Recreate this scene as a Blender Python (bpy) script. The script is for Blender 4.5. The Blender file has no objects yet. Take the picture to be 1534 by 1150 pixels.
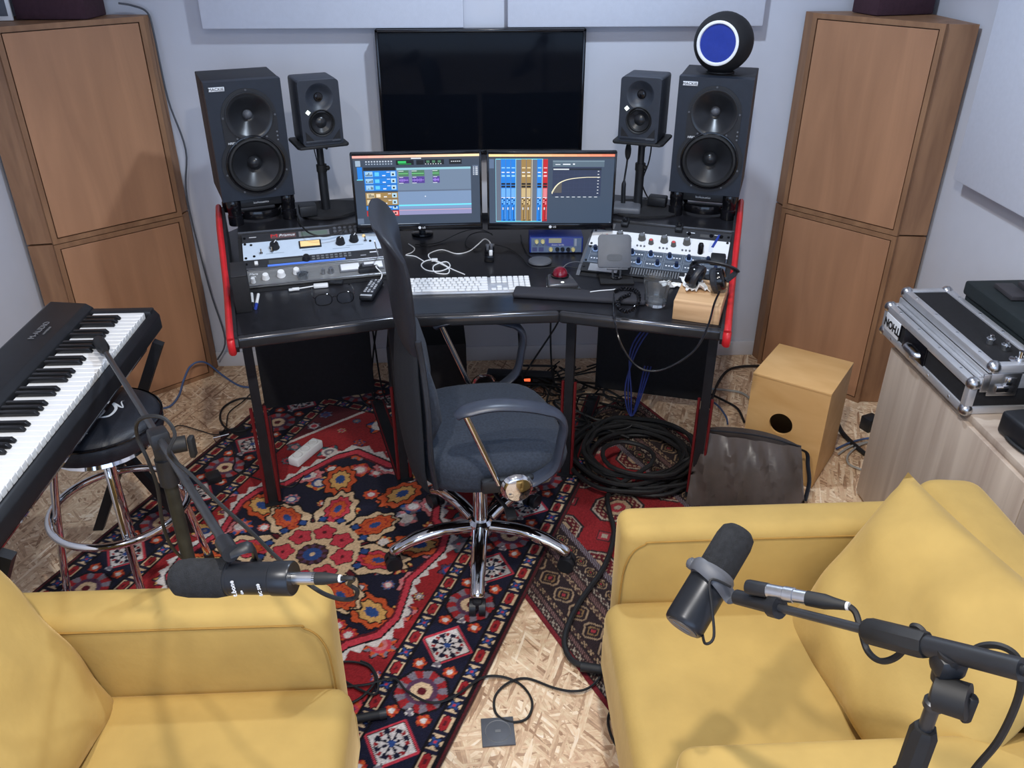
import bpy, bmesh, math, random
import numpy as np
from mathutils import Vector, Matrix, Euler
random.seed(7); rng = np.random.default_rng(5)
C = bpy.context.scene.collection
SC = bpy.context.scene
R = math.radians
# ---------------------------------------------------------------- camera, world, lights, exposure
FPX, PITCH, YAW, EYE = 1257.0, R(29.3), R(2.7), 1.83
cd = bpy.data.cameras.new('camera'); cam = bpy.data.objects.new('camera', cd); C.objects.link(cam)
cd.sensor_width = 36; cd.lens = FPX/1534*36; cd.clip_start = .02
cam.location = (0, 0, EYE); cam.rotation_euler = (R(90)-PITCH, 0, -YAW); SC.camera = cam
w = bpy.data.worlds.new('world'); SC.world = w; w.use_nodes = True
w.node_tree.nodes['Background'].inputs[0].default_value = (.55, .70, 1, 1)
w.node_tree.nodes['Background'].inputs[1].default_value = 1.0
vs = SC.view_settings; vs.view_transform = 'Standard'; vs.look = 'None'; vs.gamma = 1; vs.use_curve_mapping = False
vs.exposure = 0.0
def lamp(name, typ, loc, energy, col, size, rot=(0,0,0), size_y=None, spot=None, spread=None):
    l = bpy.data.lights.new(name, typ); l.energy = energy; l.color = col
    if typ == 'AREA':
        l.size = size
        if size_y: l.shape = 'RECTANGLE'; l.size_y = size_y
        if spread: l.spread = R(spread)
    else: l.shadow_soft_size = size
    if spot: l.spot_size = R(spot); l.spot_blend = .6
    o = bpy.data.objects.new(name, l); C.objects.link(o); o.location = loc; o.rotation_euler = rot; return o
lamp('ceiling_lamp_light', 'SPOT', (.18, .76, 2.66), 105, (1, .96, .90), .045, (R(6), 0, 0), spot=135)
lamp('ceiling_lamp_light', 'SPOT', (-.54, .20, 2.66), 100, (1, .96, .90), .045, (R(6), 0, 0), spot=135)
lamp('ceiling_lamp_light', 'SPOT', (.36, 2.35, 2.66), 88, (.70, .83, 1), .05, (0, 0, 0), spot=150)
lamp('window_daylight', 'AREA', (-.1, -1.5, 1.55), 36, (.50, .69, 1), 3.0, (R(90), 0, 0), 1.7)
# ---------------------------------------------------------------- helpers
def lin(r, g, b):
    f = lambda c: (c/255/12.92) if c <= 10 else ((c/255+.055)/1.055)**2.4
    return (f(r), f(g), f(b))
_f = Vector((math.sin(YAW)*math.cos(PITCH), math.cos(YAW)*math.cos(PITCH), -math.sin(PITCH)))
_r = Vector((math.cos(YAW), -math.sin(YAW), 0)); _u = _r.cross(_f)
def ray(u, v): return _f + _r*((u-767)/FPX) - _u*((v-575)/FPX)
def G(u, v, z=0.0):                       # a spot on the level plane z seen at u, v in the photograph
    d = ray(u, v); return Vector((0, 0, EYE)) + d*((z-EYE)/d.z)
def D(u, v, k): return Vector((0, 0, EYE)) + ray(u, v)*k
def V(*a): return Vector(a)
def tr(loc=(0,0,0), rz=0, rx=0, ry=0): return Matrix.Translation(loc) @ Euler((rx, ry, rz)).to_matrix().to_4x4()
def mat(name, col, rough=.5, metal=0, var=.06, bump=0, scale=40, spec=.5, coat=0, stretch=None, trans=0, ior=1.45, sheen=0, emit=None, es=1, alpha=1):
    m = bpy.data.materials.new(name); m.use_nodes = True; nt = m.node_tree; N = nt.nodes; L = nt.links
    b = N['Principled BSDF']; b.inputs['Roughness'].default_value = rough; b.inputs['Metallic'].default_value = metal
    b.inputs['Specular IOR Level'].default_value = spec; b.inputs['Coat Weight'].default_value = coat
    b.inputs['Transmission Weight'].default_value = trans; b.inputs['IOR'].default_value = ior
    b.inputs['Alpha'].default_value = alpha
    if sheen: b.inputs['Sheen Weight'].default_value = sheen; b.inputs['Sheen Roughness'].default_value = .35; b.inputs['Sheen Tint'].default_value = (*[min(1, c*1.6+.25) for c in col], 1)
    tc = N.new('ShaderNodeTexCoord'); no = N.new('ShaderNodeTexNoise'); no.inputs['Scale'].default_value = scale
    no.inputs['Detail'].default_value = 4; src = tc.outputs['Object']
    if stretch:
        mp = N.new('ShaderNodeMapping'); mp.inputs['Scale'].default_value = stretch; L.new(src, mp.inputs[0]); src = mp.outputs[0]
    L.new(src, no.inputs['Vector'])
    cr = N.new('ShaderNodeValToRGB'); cr.color_ramp.elements[0].position = .3; cr.color_ramp.elements[1].position = .7
    cr.color_ramp.elements[0].color = [c*(1-var) for c in col] + [1]
    cr.color_ramp.elements[1].color = [min(1, c*(1+var)) for c in col] + [1]
    L.new(no.outputs['Fac'], cr.inputs[0]); L.new(cr.outputs[0], b.inputs['Base Color'])
    if bump:
        bp = N.new('ShaderNodeBump'); bp.inputs['Strength'].default_value = bump; bp.inputs['Distance'].default_value = .002
        n2 = N.new('ShaderNodeTexNoise'); n2.inputs['Scale'].default_value = scale*6; L.new(src, n2.inputs['Vector'])
        L.new(n2.outputs['Fac'], bp.inputs['Height']); L.new(bp.outputs[0], b.inputs['Normal'])
    if emit: b.inputs['Emission Color'].default_value = (*emit, 1); b.inputs['Emission Strength'].default_value = es
    return m
def attr_mat(name, rough=.6, emit=0, bump=0, spec=.3, sheen=0):
    m = bpy.data.materials.new(name); m.use_nodes = True; N = m.node_tree.nodes; L = m.node_tree.links; b = N['Principled BSDF']
    a = N.new('ShaderNodeAttribute'); a.attribute_name = 'Col'; b.inputs['Roughness'].default_value = rough
    b.inputs['Specular IOR Level'].default_value = spec
    if sheen: b.inputs['Sheen Weight'].default_value = sheen
    if emit:
        b.inputs['Base Color'].default_value = (.01, .01, .01, 1)
        L.new(a.outputs['Color'], b.inputs['Emission Color']); b.inputs['Emission Strength'].default_value = emit
    else:
        tc = N.new('ShaderNodeTexCoord'); no = N.new('ShaderNodeTexNoise'); no.inputs['Scale'].default_value = 300 if bump else 30
        L.new(tc.outputs['Object'], no.inputs['Vector']); mx = N.new('ShaderNodeMix'); mx.data_type = 'RGBA'; mx.blend_type = 'MULTIPLY'
        mx.inputs[0].default_value = .5 if bump else .15; L.new(a.outputs['Color'], mx.inputs[6]); L.new(no.outputs['Color'], mx.inputs[7])
        hs = N.new('ShaderNodeHueSaturation'); hs.inputs['Saturation'].default_value = 0; L.new(no.outputs['Color'], hs.inputs['Color']); L.new(hs.outputs[0], mx.inputs[7])
        gm = N.new('ShaderNodeBrightContrast'); gm.inputs['Bright'].default_value = .25 if bump else .07; L.new(mx.outputs[2], gm.inputs[0]); 
        if bump: gm.inputs['Bright'].default_value = 0
        L.new(gm.outputs[0] if not bump else mx.outputs[2], b.inputs['Base Color'])
        if bump:
            bp = N.new('ShaderNodeBump'); bp.inputs['Strength'].default_value = bump; bp.inputs['Distance'].default_value = .003
            L.new(no.outputs['Fac'], bp.inputs['Height']); L.new(bp.outputs[0], b.inputs['Normal'])
    return m
def empty(name, label, cat, loc=(0,0,0), rz=0, group=None, mtx=None, s=1):
    o = bpy.data.objects.new(name, None); C.objects.link(o); o.empty_display_size = .05
    if mtx is not None: o.matrix_world = mtx
    else: o.location = loc; o.rotation_euler = (0, 0, rz); o.scale = (s, s, s)
    o['label'] = label; o['category'] = cat
    if group: o['group'] = group
    return o
def tag(o, label, cat, group=None):
    o['label'] = label; o['category'] = cat
    if group: o['group'] = group
    return o
def spline(pts, n=6, closed=False):
    P = [Vector(p) for p in pts]; out = []; k = len(P)
    for i in range(k if closed else k-1):
        a, b, c, d = (P[(i+j) % k] if closed else P[max(0, min(k-1, i+j))] for j in (-1, 0, 1, 2))
        for t in range(n):
            t /= n; out.append(.5*((2*b) + (c-a)*t + (2*a-5*b+4*c-d)*t*t + (3*b-a-3*c+d)*t**3))
    if not closed: out.append(P[-1])
    return out
class M:
    def __init__(s): s.b = bmesh.new()
    def box(s, c, d, rot=None, bev=0, seg=2):
        m = Matrix.Translation(c) @ (rot.to_4x4() if rot is not None else Matrix()) @ Matrix.Diagonal((*d, 1))
        vs_ = bmesh.ops.create_cube(s.b, size=1, matrix=m)['verts']
        if bev:
            bmesh.ops.bevel(s.b, geom=list({e for v in vs_ for e in v.link_edges}), offset=min(bev, .49*min(d)), segments=seg, profile=.5, affect='EDGES')
        return s
    def cyl(s, p0, p1, r0, r1=None, n=16):
        p0, p1 = Vector(p0), Vector(p1); d = p1-p0
        m = Matrix.Translation((p0+p1)/2) @ d.to_track_quat('Z', 'Y').to_matrix().to_4x4()
        bmesh.ops.create_cone(s.b, cap_ends=True, segments=n, radius1=r0, radius2=r0 if r1 is None else r1, depth=d.length, matrix=m); return s
    def ell(s, c, rad, n=16, rot=None):
        rad = (rad,)*3 if not hasattr(rad, '__len__') else rad
        m = Matrix.Translation(c) @ (rot.to_4x4() if rot is not None else Matrix()) @ Matrix.Diagonal((*rad, 1))
        bmesh.ops.create_uvsphere(s.b, u_segments=n, v_segments=max(6, n//2), radius=1, matrix=m); return s
    def tube(s, pts, r, n=8, closed=False, flat=None):
        P = [Vector(p) for p in pts]; k = len(P); rings = []
        t0 = (P[1]-P[0]).normalized(); nrm = t0.orthogonal().normalized()
        if flat is not None: nrm = (Vector(flat)-t0*Vector(flat).dot(t0)).normalized()
        for i in range(k):
            a = P[(i-1) % k] if closed or i else P[0]; b = P[(i+1) % k] if closed or i < k-1 else P[-1]
            t = (b-a).normalized() if (b-a).length > 1e-9 else t0
            nrm = (nrm - t*nrm.dot(t)); nrm = nrm.normalized() if nrm.length > 1e-6 else t.orthogonal().normalized()
            bi = t.cross(nrm); rr = r[i] if hasattr(r, '__len__') else r
            ra, rb = rr if hasattr(rr, '__len__') else (rr, rr)
            rings.append([s.b.verts.new(P[i] + nrm*(ra*math.cos(2*math.pi*j/n)) + bi*(rb*math.sin(2*math.pi*j/n))) for j in range(n)])
        for i in range(k if closed else k-1):
            A, B = rings[i], rings[(i+1) % k]
            for j in range(n): s.b.faces.new((A[j], A[(j+1) % n], B[(j+1) % n], B[j]))
        if not closed: s.b.faces.new(rings[0][::-1]); s.b.faces.new(rings[-1])
        return s
    def lathe(s, prof, n=24, m=None):
        m = m or Matrix(); rings = []
        for r, z in prof:
            rings.append([s.b.verts.new(m @ Vector((0, 0, z)))] if r < 1e-7 else
                         [s.b.verts.new(m @ Vector((r*math.cos(2*math.pi*j/n), r*math.sin(2*math.pi*j/n), z))) for j in range(n)])
        for A, B in zip(rings, rings[1:]):
            for j in range(n):
                a = A[j % len(A)]; a2 = A[(j+1) % len(A)]; b = B[j % len(B)]; b2 = B[(j+1) % len(B)]
                f = []
                for v in (a, a2, b2, b):
                    if v not in f: f.append(v)
                if len(f) > 2: s.b.faces.new(f)
        return s
    def prism(s, poly, z0, z1, m=None, bev=0, seg=2):
        m = m or Matrix(); A = [s.b.verts.new(m @ Vector((x, y, z0))) for x, y in poly]; B = [s.b.verts.new(m @ Vector((x, y, z1))) for x, y in poly]
        n = len(poly); fs = [s.b.faces.new(A[::-1]), s.b.faces.new(B)]
        for i in range(n): fs.append(s.b.faces.new((A[i], A[(i+1) % n], B[(i+1) % n], B[i])))
        if bev: bmesh.ops.bevel(s.b, geom=list({e for f in fs for e in f.edges}), offset=bev, segments=seg, profile=.5, affect='EDGES')
        return s
    def plate(s, poly, holes, t, n=28):       # in the XZ plane, front at y = 0, back at y = t, with round holes
        es = []
        def loop(pts):
            vv = [s.b.verts.new((x, 0, z)) for x, z in pts]
            for i in range(len(vv)): es.append(s.b.edges.new((vv[i], vv[(i+1) % len(vv)])))
        loop(poly)
        for cx, cz, r in holes: loop([(cx+r*math.cos(2*math.pi*j/n), cz+r*math.sin(2*math.pi*j/n)) for j in range(n)])
        r = bmesh.ops.triangle_fill(s.b, use_beauty=True, use_dissolve=False, edges=es, normal=(0, -1, 0))
        fs = [g for g in r['geom'] if isinstance(g, bmesh.types.BMFace)]
        e = bmesh.ops.extrude_face_region(s.b, geom=fs)
        bmesh.ops.translate(s.b, verts=[g for g in e['geom'] if isinstance(g, bmesh.types.BMVert)], vec=(0, t, 0)); return s
    def quad(s, *p): s.b.faces.new([s.b.verts.new(q) for q in p]); return s
    def done(s, name, m, parent=None, label=None, sm=40, stuff=False, mtx=None):
        bmesh.ops.recalc_face_normals(s.b, faces=s.b.faces)
        me = bpy.data.meshes.new(name); s.b.to_mesh(me); s.b.free()
        me.materials.append(m)
        if sm:
            me.polygons.foreach_set('use_smooth', [True]*len(me.polygons)); me.set_sharp_from_angle(angle=R(sm))
        o = bpy.data.objects.new(name, me); C.objects.link(o)
        if mtx is not None: o.matrix_local = mtx
        if parent: o.parent = parent
        if label: o['label'] = label
        if stuff: o['kind'] = 'stuff'
        return o
def struct(o): o['kind'] = 'structure'; return o
def text(body, size, m, parent, mtx, name='lettering', shear=0, ext=.0006, ax='CENTER', sx=1, bold=0):
    cu = bpy.data.curves.new(name, 'FONT'); cu.body = body; cu.size = size; cu.extrude = ext; cu.align_x = ax; cu.align_y = 'CENTER'; cu.shear = shear; cu.offset = bold
    cu.resolution_u = 3
    t = bpy.data.objects.new(name, cu); C.objects.link(t)
    bpy.context.view_layer.update()
    me = bpy.data.meshes.new_from_object(t.evaluated_get(bpy.context.evaluated_depsgraph_get()))
    bpy.data.objects.remove(t); me.materials.clear(); me.materials.append(m)
    o = bpy.data.objects.new(name, me); C.objects.link(o); o.parent = parent; o.matrix_local = mtx @ Matrix.Diagonal((sx, 1, 1, 1)); return o
def rects(name, lst, m, parent, mtx, dz=.00015):          # flat print: coloured rectangles laid on a plane (x right, y up)
    bm = bmesh.new(); cl = bm.loops.layers.float_color.new('Col')
    for i, (x0, y0, x1, y1, c) in enumerate(lst):
        f = bm.faces.new([bm.verts.new((x, y, dz*(1+i*.02))) for x, y in ((x0, y0), (x1, y0), (x1, y1), (x0, y1))])
        for l in f.loops: l[cl] = (*c, 1)
    me = bpy.data.meshes.new(name); bm.to_mesh(me); bm.free(); me.materials.append(m)
    o = bpy.data.objects.new(name, me); C.objects.link(o); o.parent = parent; o.matrix_local = mtx; o['kind'] = 'stuff'; return o
FRONT = Matrix.Rotation(R(90), 4, 'X')                    # local z -> -y : faces toward the room
def dup(o, parent=None, **kw):
    c = o.copy(); C.objects.link(c)
    if parent: c.parent = parent
    for ch in list(o.children): dup(ch, c)
    for k, v in kw.items():
        if k == 'loc': c.location = v
        elif k == 'rz': c.rotation_euler = (0, 0, v)
        else: c[k] = v
    return c
def cable(label, pts, r, m, group=None, n=6, closed=False, name='cable', cat='cable', sides=6):
    return tag(M().tube(spline(pts, n, closed), r, sides, closed).done(name, m), label, cat, group)
# ---------------------------------------------------------------- materials
white_wall = mat('wall_paint', lin(205, 206, 214), .85, var=.02, scale=8, bump=.1)
panel_cloth = mat('panel_cloth', lin(212, 215, 226), .95, var=.02, scale=60, bump=.2)
ceil_m = mat('ceiling_paint', lin(225, 225, 225), .9, var=.02)
skirt_m = mat('skirting_paint', lin(210, 210, 215), .5, var=.02)
blk = mat('black_plastic', (.012, .013, .016), .45, var=.15)
blk_matte = mat('black_matte', (.010, .010, .012), .8, var=.2, bump=.2, scale=80)
blk_gloss = mat('black_gloss', (.006, .006, .008), .12, var=.1)
blk_desk = mat('black_desk_laminate', (.012, .012, .015), .28, var=.2, bump=.05, scale=30)
blk_rubber = mat('black_rubber', (.010, .010, .011), .6, var=.15)
blk_fab = mat('black_chair_fabric', (.028, .036, .053), .9, var=.25, bump=.6, scale=150, sheen=.15)
blk_mesh = mat('black_mesh', (.010, .012, .017), .85, var=.25, bump=.6, scale=200)
blk_leather = mat('black_leather', (.018, .020, .027), .42, var=.15, bump=.3, scale=60)
spk_m = mat('speaker_vinyl', (.018, .018, .021), .55, var=.25, bump=.3, scale=120)
spk_front = mat('speaker_baffle', (.012, .017, .028), .5, var=.1)
cone_m = mat('speaker_cone', (.014, .015, .018), .30, var=.1)
kh_m = mat('monitor_grey', (.024, .029, .040), .42, var=.08)
arm_pl = mat('armrest_plastic', (.035, .042, .062), .36, var=.1)
chrome = mat('chrome', (.75, .76, .78), .08, 1, var=.03)
steel = mat('brushed_steel', (.55, .56, .58), .3, 1, var=.05)
alu = mat('aluminium', (.62, .63, .66), .42, .65, var=.06, scale=20)
grey_pl = mat('grey_plastic', (.09, .095, .11), .5, var=.05)
white_pl = mat('white_plastic', (.78, .79, .80), .4, var=.03)
red_m = mat('red_lacquer', lin(196, 38, 44), .35, var=.08)
silver_face = mat('silver_faceplate', lin(196, 210, 226), .45, var=.03)
white_face = mat('white_faceplate', lin(226, 228, 232), .45, var=.02)
grey_face = mat('grey_faceplate', lin(74, 84, 98), .5, var=.06)
dark_face = mat('dark_faceplate', (.030, .031, .036), .45, var=.1)
vu_dark = mat('dark_brushed_faceplate', (.19, .195, .20), .4, .15, var=.15, scale=10, stretch=(1, 40, 1))
gold_m = mat('amber_meter', lin(235, 200, 140), .5, var=.05, emit=lin(240, 200, 140), es=.35)
glass_m = mat('clear_glass', (.9, .93, .95), .02, var=0, trans=.97, ior=1.5)
lens_m = mat('lens_glass', (.9, .93, .97), .02, var=0, trans=1, ior=1.05)
screen_gloss = mat('screen_black_glass', (.004, .005, .008), .06, var=.05, spec=.10)
led_white = mat('lit_logo', (.9, .95, .85), .4, emit=(.9, 1, .85), es=1.2)
print_white = mat('white_print', (.75, .77, .80), .6, var=.02)
print_grey = mat('grey_print', (.14, .15, .17), .6, var=.02)
print_black = mat('black_print', (.01, .01, .012), .6, var=.02)
blue_rim = mat('blue_metal', lin(40, 62, 150), .4, var=.06)
blue_disc = mat('blue_cone', lin(24, 48, 140), .7, var=.08, scale=90)
screen_m = attr_mat('screen_emission', .3, emit=1.25)
print_m = attr_mat('panel_print', .5)
rubber_key = mat('remote_key', (.55, .56, .58), .6)
velvet = None
def velvet_mat():
    m = mat('yellow_velvet', lin(183, 152, 86), .85, var=.10, scale=7, bump=.45, sheen=.35); return m
velvet = velvet_mat()
seam_m = mat('yellow_piping', lin(160, 122, 56), .85, var=.08)
foam_m = mat('foam_windscreen', (.016, .017, .020), .95, var=.3, bump=.9, scale=120)
maroon = mat('maroon_foam', lin(66, 42, 52), .95, var=.12, scale=60, bump=.4)
def wood_mat(name, c1, c2, stretch, scale=6, rough=.5, bump=.05):
    m = bpy.data.materials.new(name); m.use_nodes = True; N = m.node_tree.nodes; L = m.node_tree.links; b = N['Principled BSDF']
    b.inputs['Roughness'].default_value = rough
    tc = N.new('ShaderNodeTexCoord'); mp = N.new('ShaderNodeMapping'); mp.inputs['Scale'].default_value = stretch
    L.new(tc.outputs['Object'], mp.inputs[0]); no = N.new('ShaderNodeTexNoise'); no.inputs['Scale'].default_value = scale; no.inputs['Detail'].default_value = 6; no.inputs['Distortion'].default_value = .6
    L.new(mp.outputs[0], no.inputs['Vector']); cr = N.new('ShaderNodeValToRGB'); cr.color_ramp.elements[0].position = .32; cr.color_ramp.elements[1].position = .68
    cr.color_ramp.elements[0].color = (*c1, 1); cr.color_ramp.elements[1].color = (*c2, 1); L.new(no.outputs['Fac'], cr.inputs[0]); L.new(cr.outputs[0], b.inputs['Base Color'])
    bp = N.new('ShaderNodeBump'); bp.inputs['Strength'].default_value = bump; bp.inputs['Distance'].default_value = .001
    L.new(no.outputs['Fac'], bp.inputs['Height']); L.new(bp.outputs[0], b.inputs['Normal']); return m
ply = wood_mat('cabinet_veneer', lin(160, 116, 86), lin(180, 132, 98), (3, 3, .35), 4)
ply_edge = wood_mat('cabinet_plywood_edge', lin(128, 92, 66), lin(156, 116, 84), (3, 3, .5), 6)
birch = wood_mat('birch_ply', lin(204, 156, 96), lin(222, 178, 120), (1, 2.4, 2.4), 3.4)
oak = wood_mat('grey_oak_veneer', lin(166, 148, 134), lin(198, 182, 166), (2, 7, .35), 2.4, .6)
box_oak = wood_mat('oak_block', lin(178, 140, 100), lin(214, 176, 134), (.6, 8, 8), 4)
def osb_mat():
    m = bpy.data.materials.new('osb_board'); m.use_nodes = True; N = m.node_tree.nodes; L = m.node_tree.links; b = N['Principled BSDF']
    b.inputs['Roughness'].default_value = .55
    tc = N.new('ShaderNodeTexCoord'); wn = N.new('ShaderNodeTexNoise'); wn.inputs['Scale'].default_value = 14; L.new(tc.outputs['Object'], wn.inputs['Vector'])
    wa = N.new('ShaderNodeVectorMath'); wa.operation = 'MULTIPLY_ADD'; wa.inputs[1].default_value = (.008, .008, 0)
    L.new(wn.outputs['Color'], wa.inputs[0]); L.new(tc.outputs['Object'], wa.inputs[2])
    prev = None; hprev = None
    for i, (ang, sx, sy) in enumerate(((20, 10, 104), (-38, 9, 112), (75, 11, 98), (-5, 8, 106), (48, 10, 124), (-70, 12, 116))):
        mp = N.new('ShaderNodeMapping'); mp.inputs['Rotation'].default_value = (0, 0, R(ang)); mp.inputs['Location'].default_value = (i*3.7, i*1.3, 0)
        L.new(wa.outputs[0], mp.inputs[0]); sc = N.new('ShaderNodeVectorMath'); sc.operation = 'MULTIPLY'; sc.inputs[1].default_value = (sx, sy, 0); L.new(mp.outputs[0], sc.inputs[0])
        vo = N.new('ShaderNodeTexVoronoi'); vo.voronoi_dimensions = '2D'; vo.inputs['Scale'].default_value = 1; L.new(sc.outputs[0], vo.inputs['Vector'])
        sp = N.new('ShaderNodeSeparateColor'); L.new(vo.outputs['Color'], sp.inputs[0])
        cr = N.new('ShaderNodeValToRGB'); el = cr.color_ramp.elements
        el[0].color = (*lin(160, 122, 92), 1); el[1].color = (*lin(246, 224, 194), 1); e = el.new(.25); e.color = (*lin(206, 172, 138), 1); e = el.new(.75); e.color = (*lin(226, 196, 160), 1)
        L.new(sp.outputs[0], cr.inputs[0])
        gn_ = N.new('ShaderNodeTexNoise'); gn_.inputs['Scale'].default_value = 2.2; gn_.inputs['Detail'].default_value = 3; L.new(sc.outputs[0], gn_.inputs['Vector'])
        gm_ = N.new('ShaderNodeMix'); gm_.data_type = 'RGBA'; gm_.blend_type = 'OVERLAY'; gm_.inputs[0].default_value = .45; L.new(cr.outputs[0], gm_.inputs[6]); L.new(gn_.outputs['Fac'], gm_.inputs[7]); cr = type('o', (), dict(outputs=[gm_.outputs[2]]))
        if prev is None: prev = cr.outputs[0]
        else:
            mx = N.new('ShaderNodeMix'); mx.data_type = 'RGBA'; gt = N.new('ShaderNodeMath'); gt.operation = 'GREATER_THAN'; gt.inputs[1].default_value = .62
            L.new(sp.outputs[1], gt.inputs[0]); L.new(gt.outputs[0], mx.inputs[0]); L.new(prev, mx.inputs[6]); L.new(cr.outputs[0], mx.inputs[7]); prev = mx.outputs[2]
    fn = N.new('ShaderNodeTexNoise'); fn.inputs['Scale'].default_value = 60; fn.inputs['Detail'].default_value = 5; L.new(tc.outputs['Object'], fn.inputs['Vector'])
    mx = N.new('ShaderNodeMix'); mx.data_type = 'RGBA'; mx.blend_type = 'OVERLAY'; mx.inputs[0].default_value = .35; L.new(prev, mx.inputs[6]); L.new(fn.outputs['Fac'], mx.inputs[7])
    L.new(mx.outputs[2], b.inputs['Base Color'])
    bw = N.new('ShaderNodeRGBToBW'); L.new(prev, bw.inputs[0]); bp = N.new('ShaderNodeBump'); bp.inputs['Strength'].default_value = .15; bp.inputs['Distance'].default_value = .001
    L.new(bw.outputs[0], bp.inputs['Height']); L.new(bp.outputs[0], b.inputs['Normal']); return m
osb = osb_mat()
# ---------------------------------------------------------------- the room
XL, XR, YB, YF, ZC = -1.69, 1.76, 3.5, -1.7, 2.75
struct(M().box(((XL+XR)/2, (YB+YF)/2, -.02), (XR-XL+.4, YB-YF+.4, .04)).done('floor', osb))
struct(M().box(((XL+XR)/2, YB+.05, ZC/2), (XR-XL+.4, .1, ZC)).done('wall_back', white_wall))
struct(M().box((XL-.05, (YB+YF)/2, ZC/2), (.1, YB-YF, ZC)).done('wall_left', white_wall))
struct(M().box((XR+.05, (YB+YF)/2, ZC/2), (.1, YB-YF, ZC)).done('wall_right', white_wall))
struct(M().box(((XL+XR)/2, (YB+YF)/2, ZC+.04), (XR-XL+.4, YB-YF+.4, .08)).done('ceiling', ceil_m))
wr = M().box(((XL+XR)/2, YF-.05, .33), (XR-XL, .1, .66)).box(((XL+XR)/2, YF-.05, 2.6), (XR-XL, .1, .3))
wr.box((XL+.06, YF-.05, 1.55), (.12, .1, 1.8)).box((XR-.06, YF-.05, 1.55), (.12, .1, 1.8)); struct(wr.done('wall_rear', white_wall))
wf = struct(M().box((.03, YF-.03, .69), (3.21, .06, .06)).box((.03, YF-.03, 2.42), (3.21, .06, .06)).box((.03, YF-.03, 1.55), (.06, .06, 1.7)).done('window_1', white_pl))
M().box((.03, YF-.06, 1.55), (3.2, .01, 1.74)).done('pane', lens_m, wf)
struct(M().box(((XL+XR)/2, YB-.007, .036), (XR-XL, .014, .072), bev=.003).done('baseboard_back', skirt_m))
struct(M().box((XL+.007, 1.0, .036), (.014, 4.1, .072), bev=.003).done('baseboard_left', skirt_m))
struct(M().box((XR-.007, 2.75, .036), (.014, .55, .072), bev=.003).done('baseboard_right', skirt_m))
for x, y in ((.12, .5), (-.55, .14), (.32, 2.35)):
    pass
def acoustic(x0, x1, z0, z1, label):
    tag(M().box(((x0+x1)/2, YB-.03, (z0+z1)/2), (x1-x0, .055, z1-z0), bev=.006).done('acoustic_panel', panel_cloth), label, 'panel', 'white fabric acoustic panels')
acoustic(-1.0, -.02, 1.449, 2.3, 'white fabric acoustic panel high on the back wall, left of the television')
acoustic(.145, 1.13, 1.449, 2.3, 'white fabric acoustic panel high on the back wall, above the round blue speaker')
tag(M().box((XR-.03, 1.95, 1.6), (.055, 1.86, 1.19), bev=.006).done('acoustic_panel', panel_cloth), 'white fabric acoustic panel on the right wall beside the corner cabinet', 'panel', 'white fabric acoustic panels')
# ---------------------------------------------------------------- rugs: a woven pattern computed point by point
def rug(name, cx, cy, ang, W, Lg, z, fn, label, step=.004):
    nx, ny = int(W/step), int(Lg/step)
    p = (np.arange(nx+1)/nx-.5)*W; q = (np.arange(ny+1)/ny-.5)*Lg
    P, Q = np.meshgrid(p, q); col = fn(P, Q).reshape(-1, 3)
    H = .004 + .0012*np.sin(P*9+1)*np.sin(Q*7)
    co = np.stack([P, Q, H], -1).reshape(-1, 3)
    i = (np.arange(ny)[:, None]*(nx+1)+np.arange(nx)[None]).ravel()
    F = np.stack([i, i+1, i+nx+2, i+nx+1], -1).astype(np.int32)
    me = bpy.data.meshes.new(name); me.vertices.add(len(co)); me.vertices.foreach_set('co', co.ravel().astype(np.float32))
    me.loops.add(F.size); me.loops.foreach_set('vertex_index', F.ravel()); me.polygons.add(len(F))
    me.polygons.foreach_set('loop_start', np.arange(0, F.size, 4, dtype=np.int32))
    me.update(calc_edges=True)
    a = me.color_attributes.new('Col', 'FLOAT_COLOR', 'POINT')
    a.data.foreach_set('color', np.concatenate([col, np.ones((len(col), 1))], 1).ravel().astype(np.float32))
    me.materials.append(rug_m); o = bpy.data.objects.new(name, me); C.objects.link(o)
    o.location = (cx, cy, z); o.rotation_euler = (0, 0, ang); tag(o, label, 'rug'); return o
rug_m = attr_mat('wool_pile', .95, bump=.6, spec=.1, sheen=.1)
K = {k: np.array(lin(*v)) for k, v in dict(red=(158, 38, 42), dred=(96, 26, 34), navy=(28, 28, 48), cream=(222, 190, 152), white=(222, 212, 206), rose=(202, 62, 76), pink=(214, 128, 130),
     orange=(206, 88, 46), blue=(48, 78, 138), grey=(128, 118, 128), teal=(62, 104, 112), brown=(70, 40, 38), black=(22, 18, 22), gold=(220, 170, 100), plum=(92, 60, 84)).items()}
K0 = K
def flower(c, dx, dy, r, cols, n=8, ph=0., lobes=.18):
    d = np.hypot(dx, dy)/r; a = np.arctan2(dy, dx)+ph; edge = 1-lobes*(.5-.5*np.cos(n*a))
    m = d < edge
    c[m] = cols[0]; s = m & (np.floor((a/(2*np.pi))*n*2) % 2 == 0) & (d > .5); c[s] = cols[1]
    for f, k in ((.62, 2), (.42, 3), (.18, 4)):
        if k < len(cols): c[m & (d < f)] = cols[k]
    c[(d >= edge) & (d < edge+.09)] = K['black']
def border(c, d, t, band, pitch, d0):
    i0, i1 = band
    m = (d >= i0) & (d < i1); v = d-(i0+i1)/2; hw = (i1-i0)/2; return m, v, hw
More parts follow.
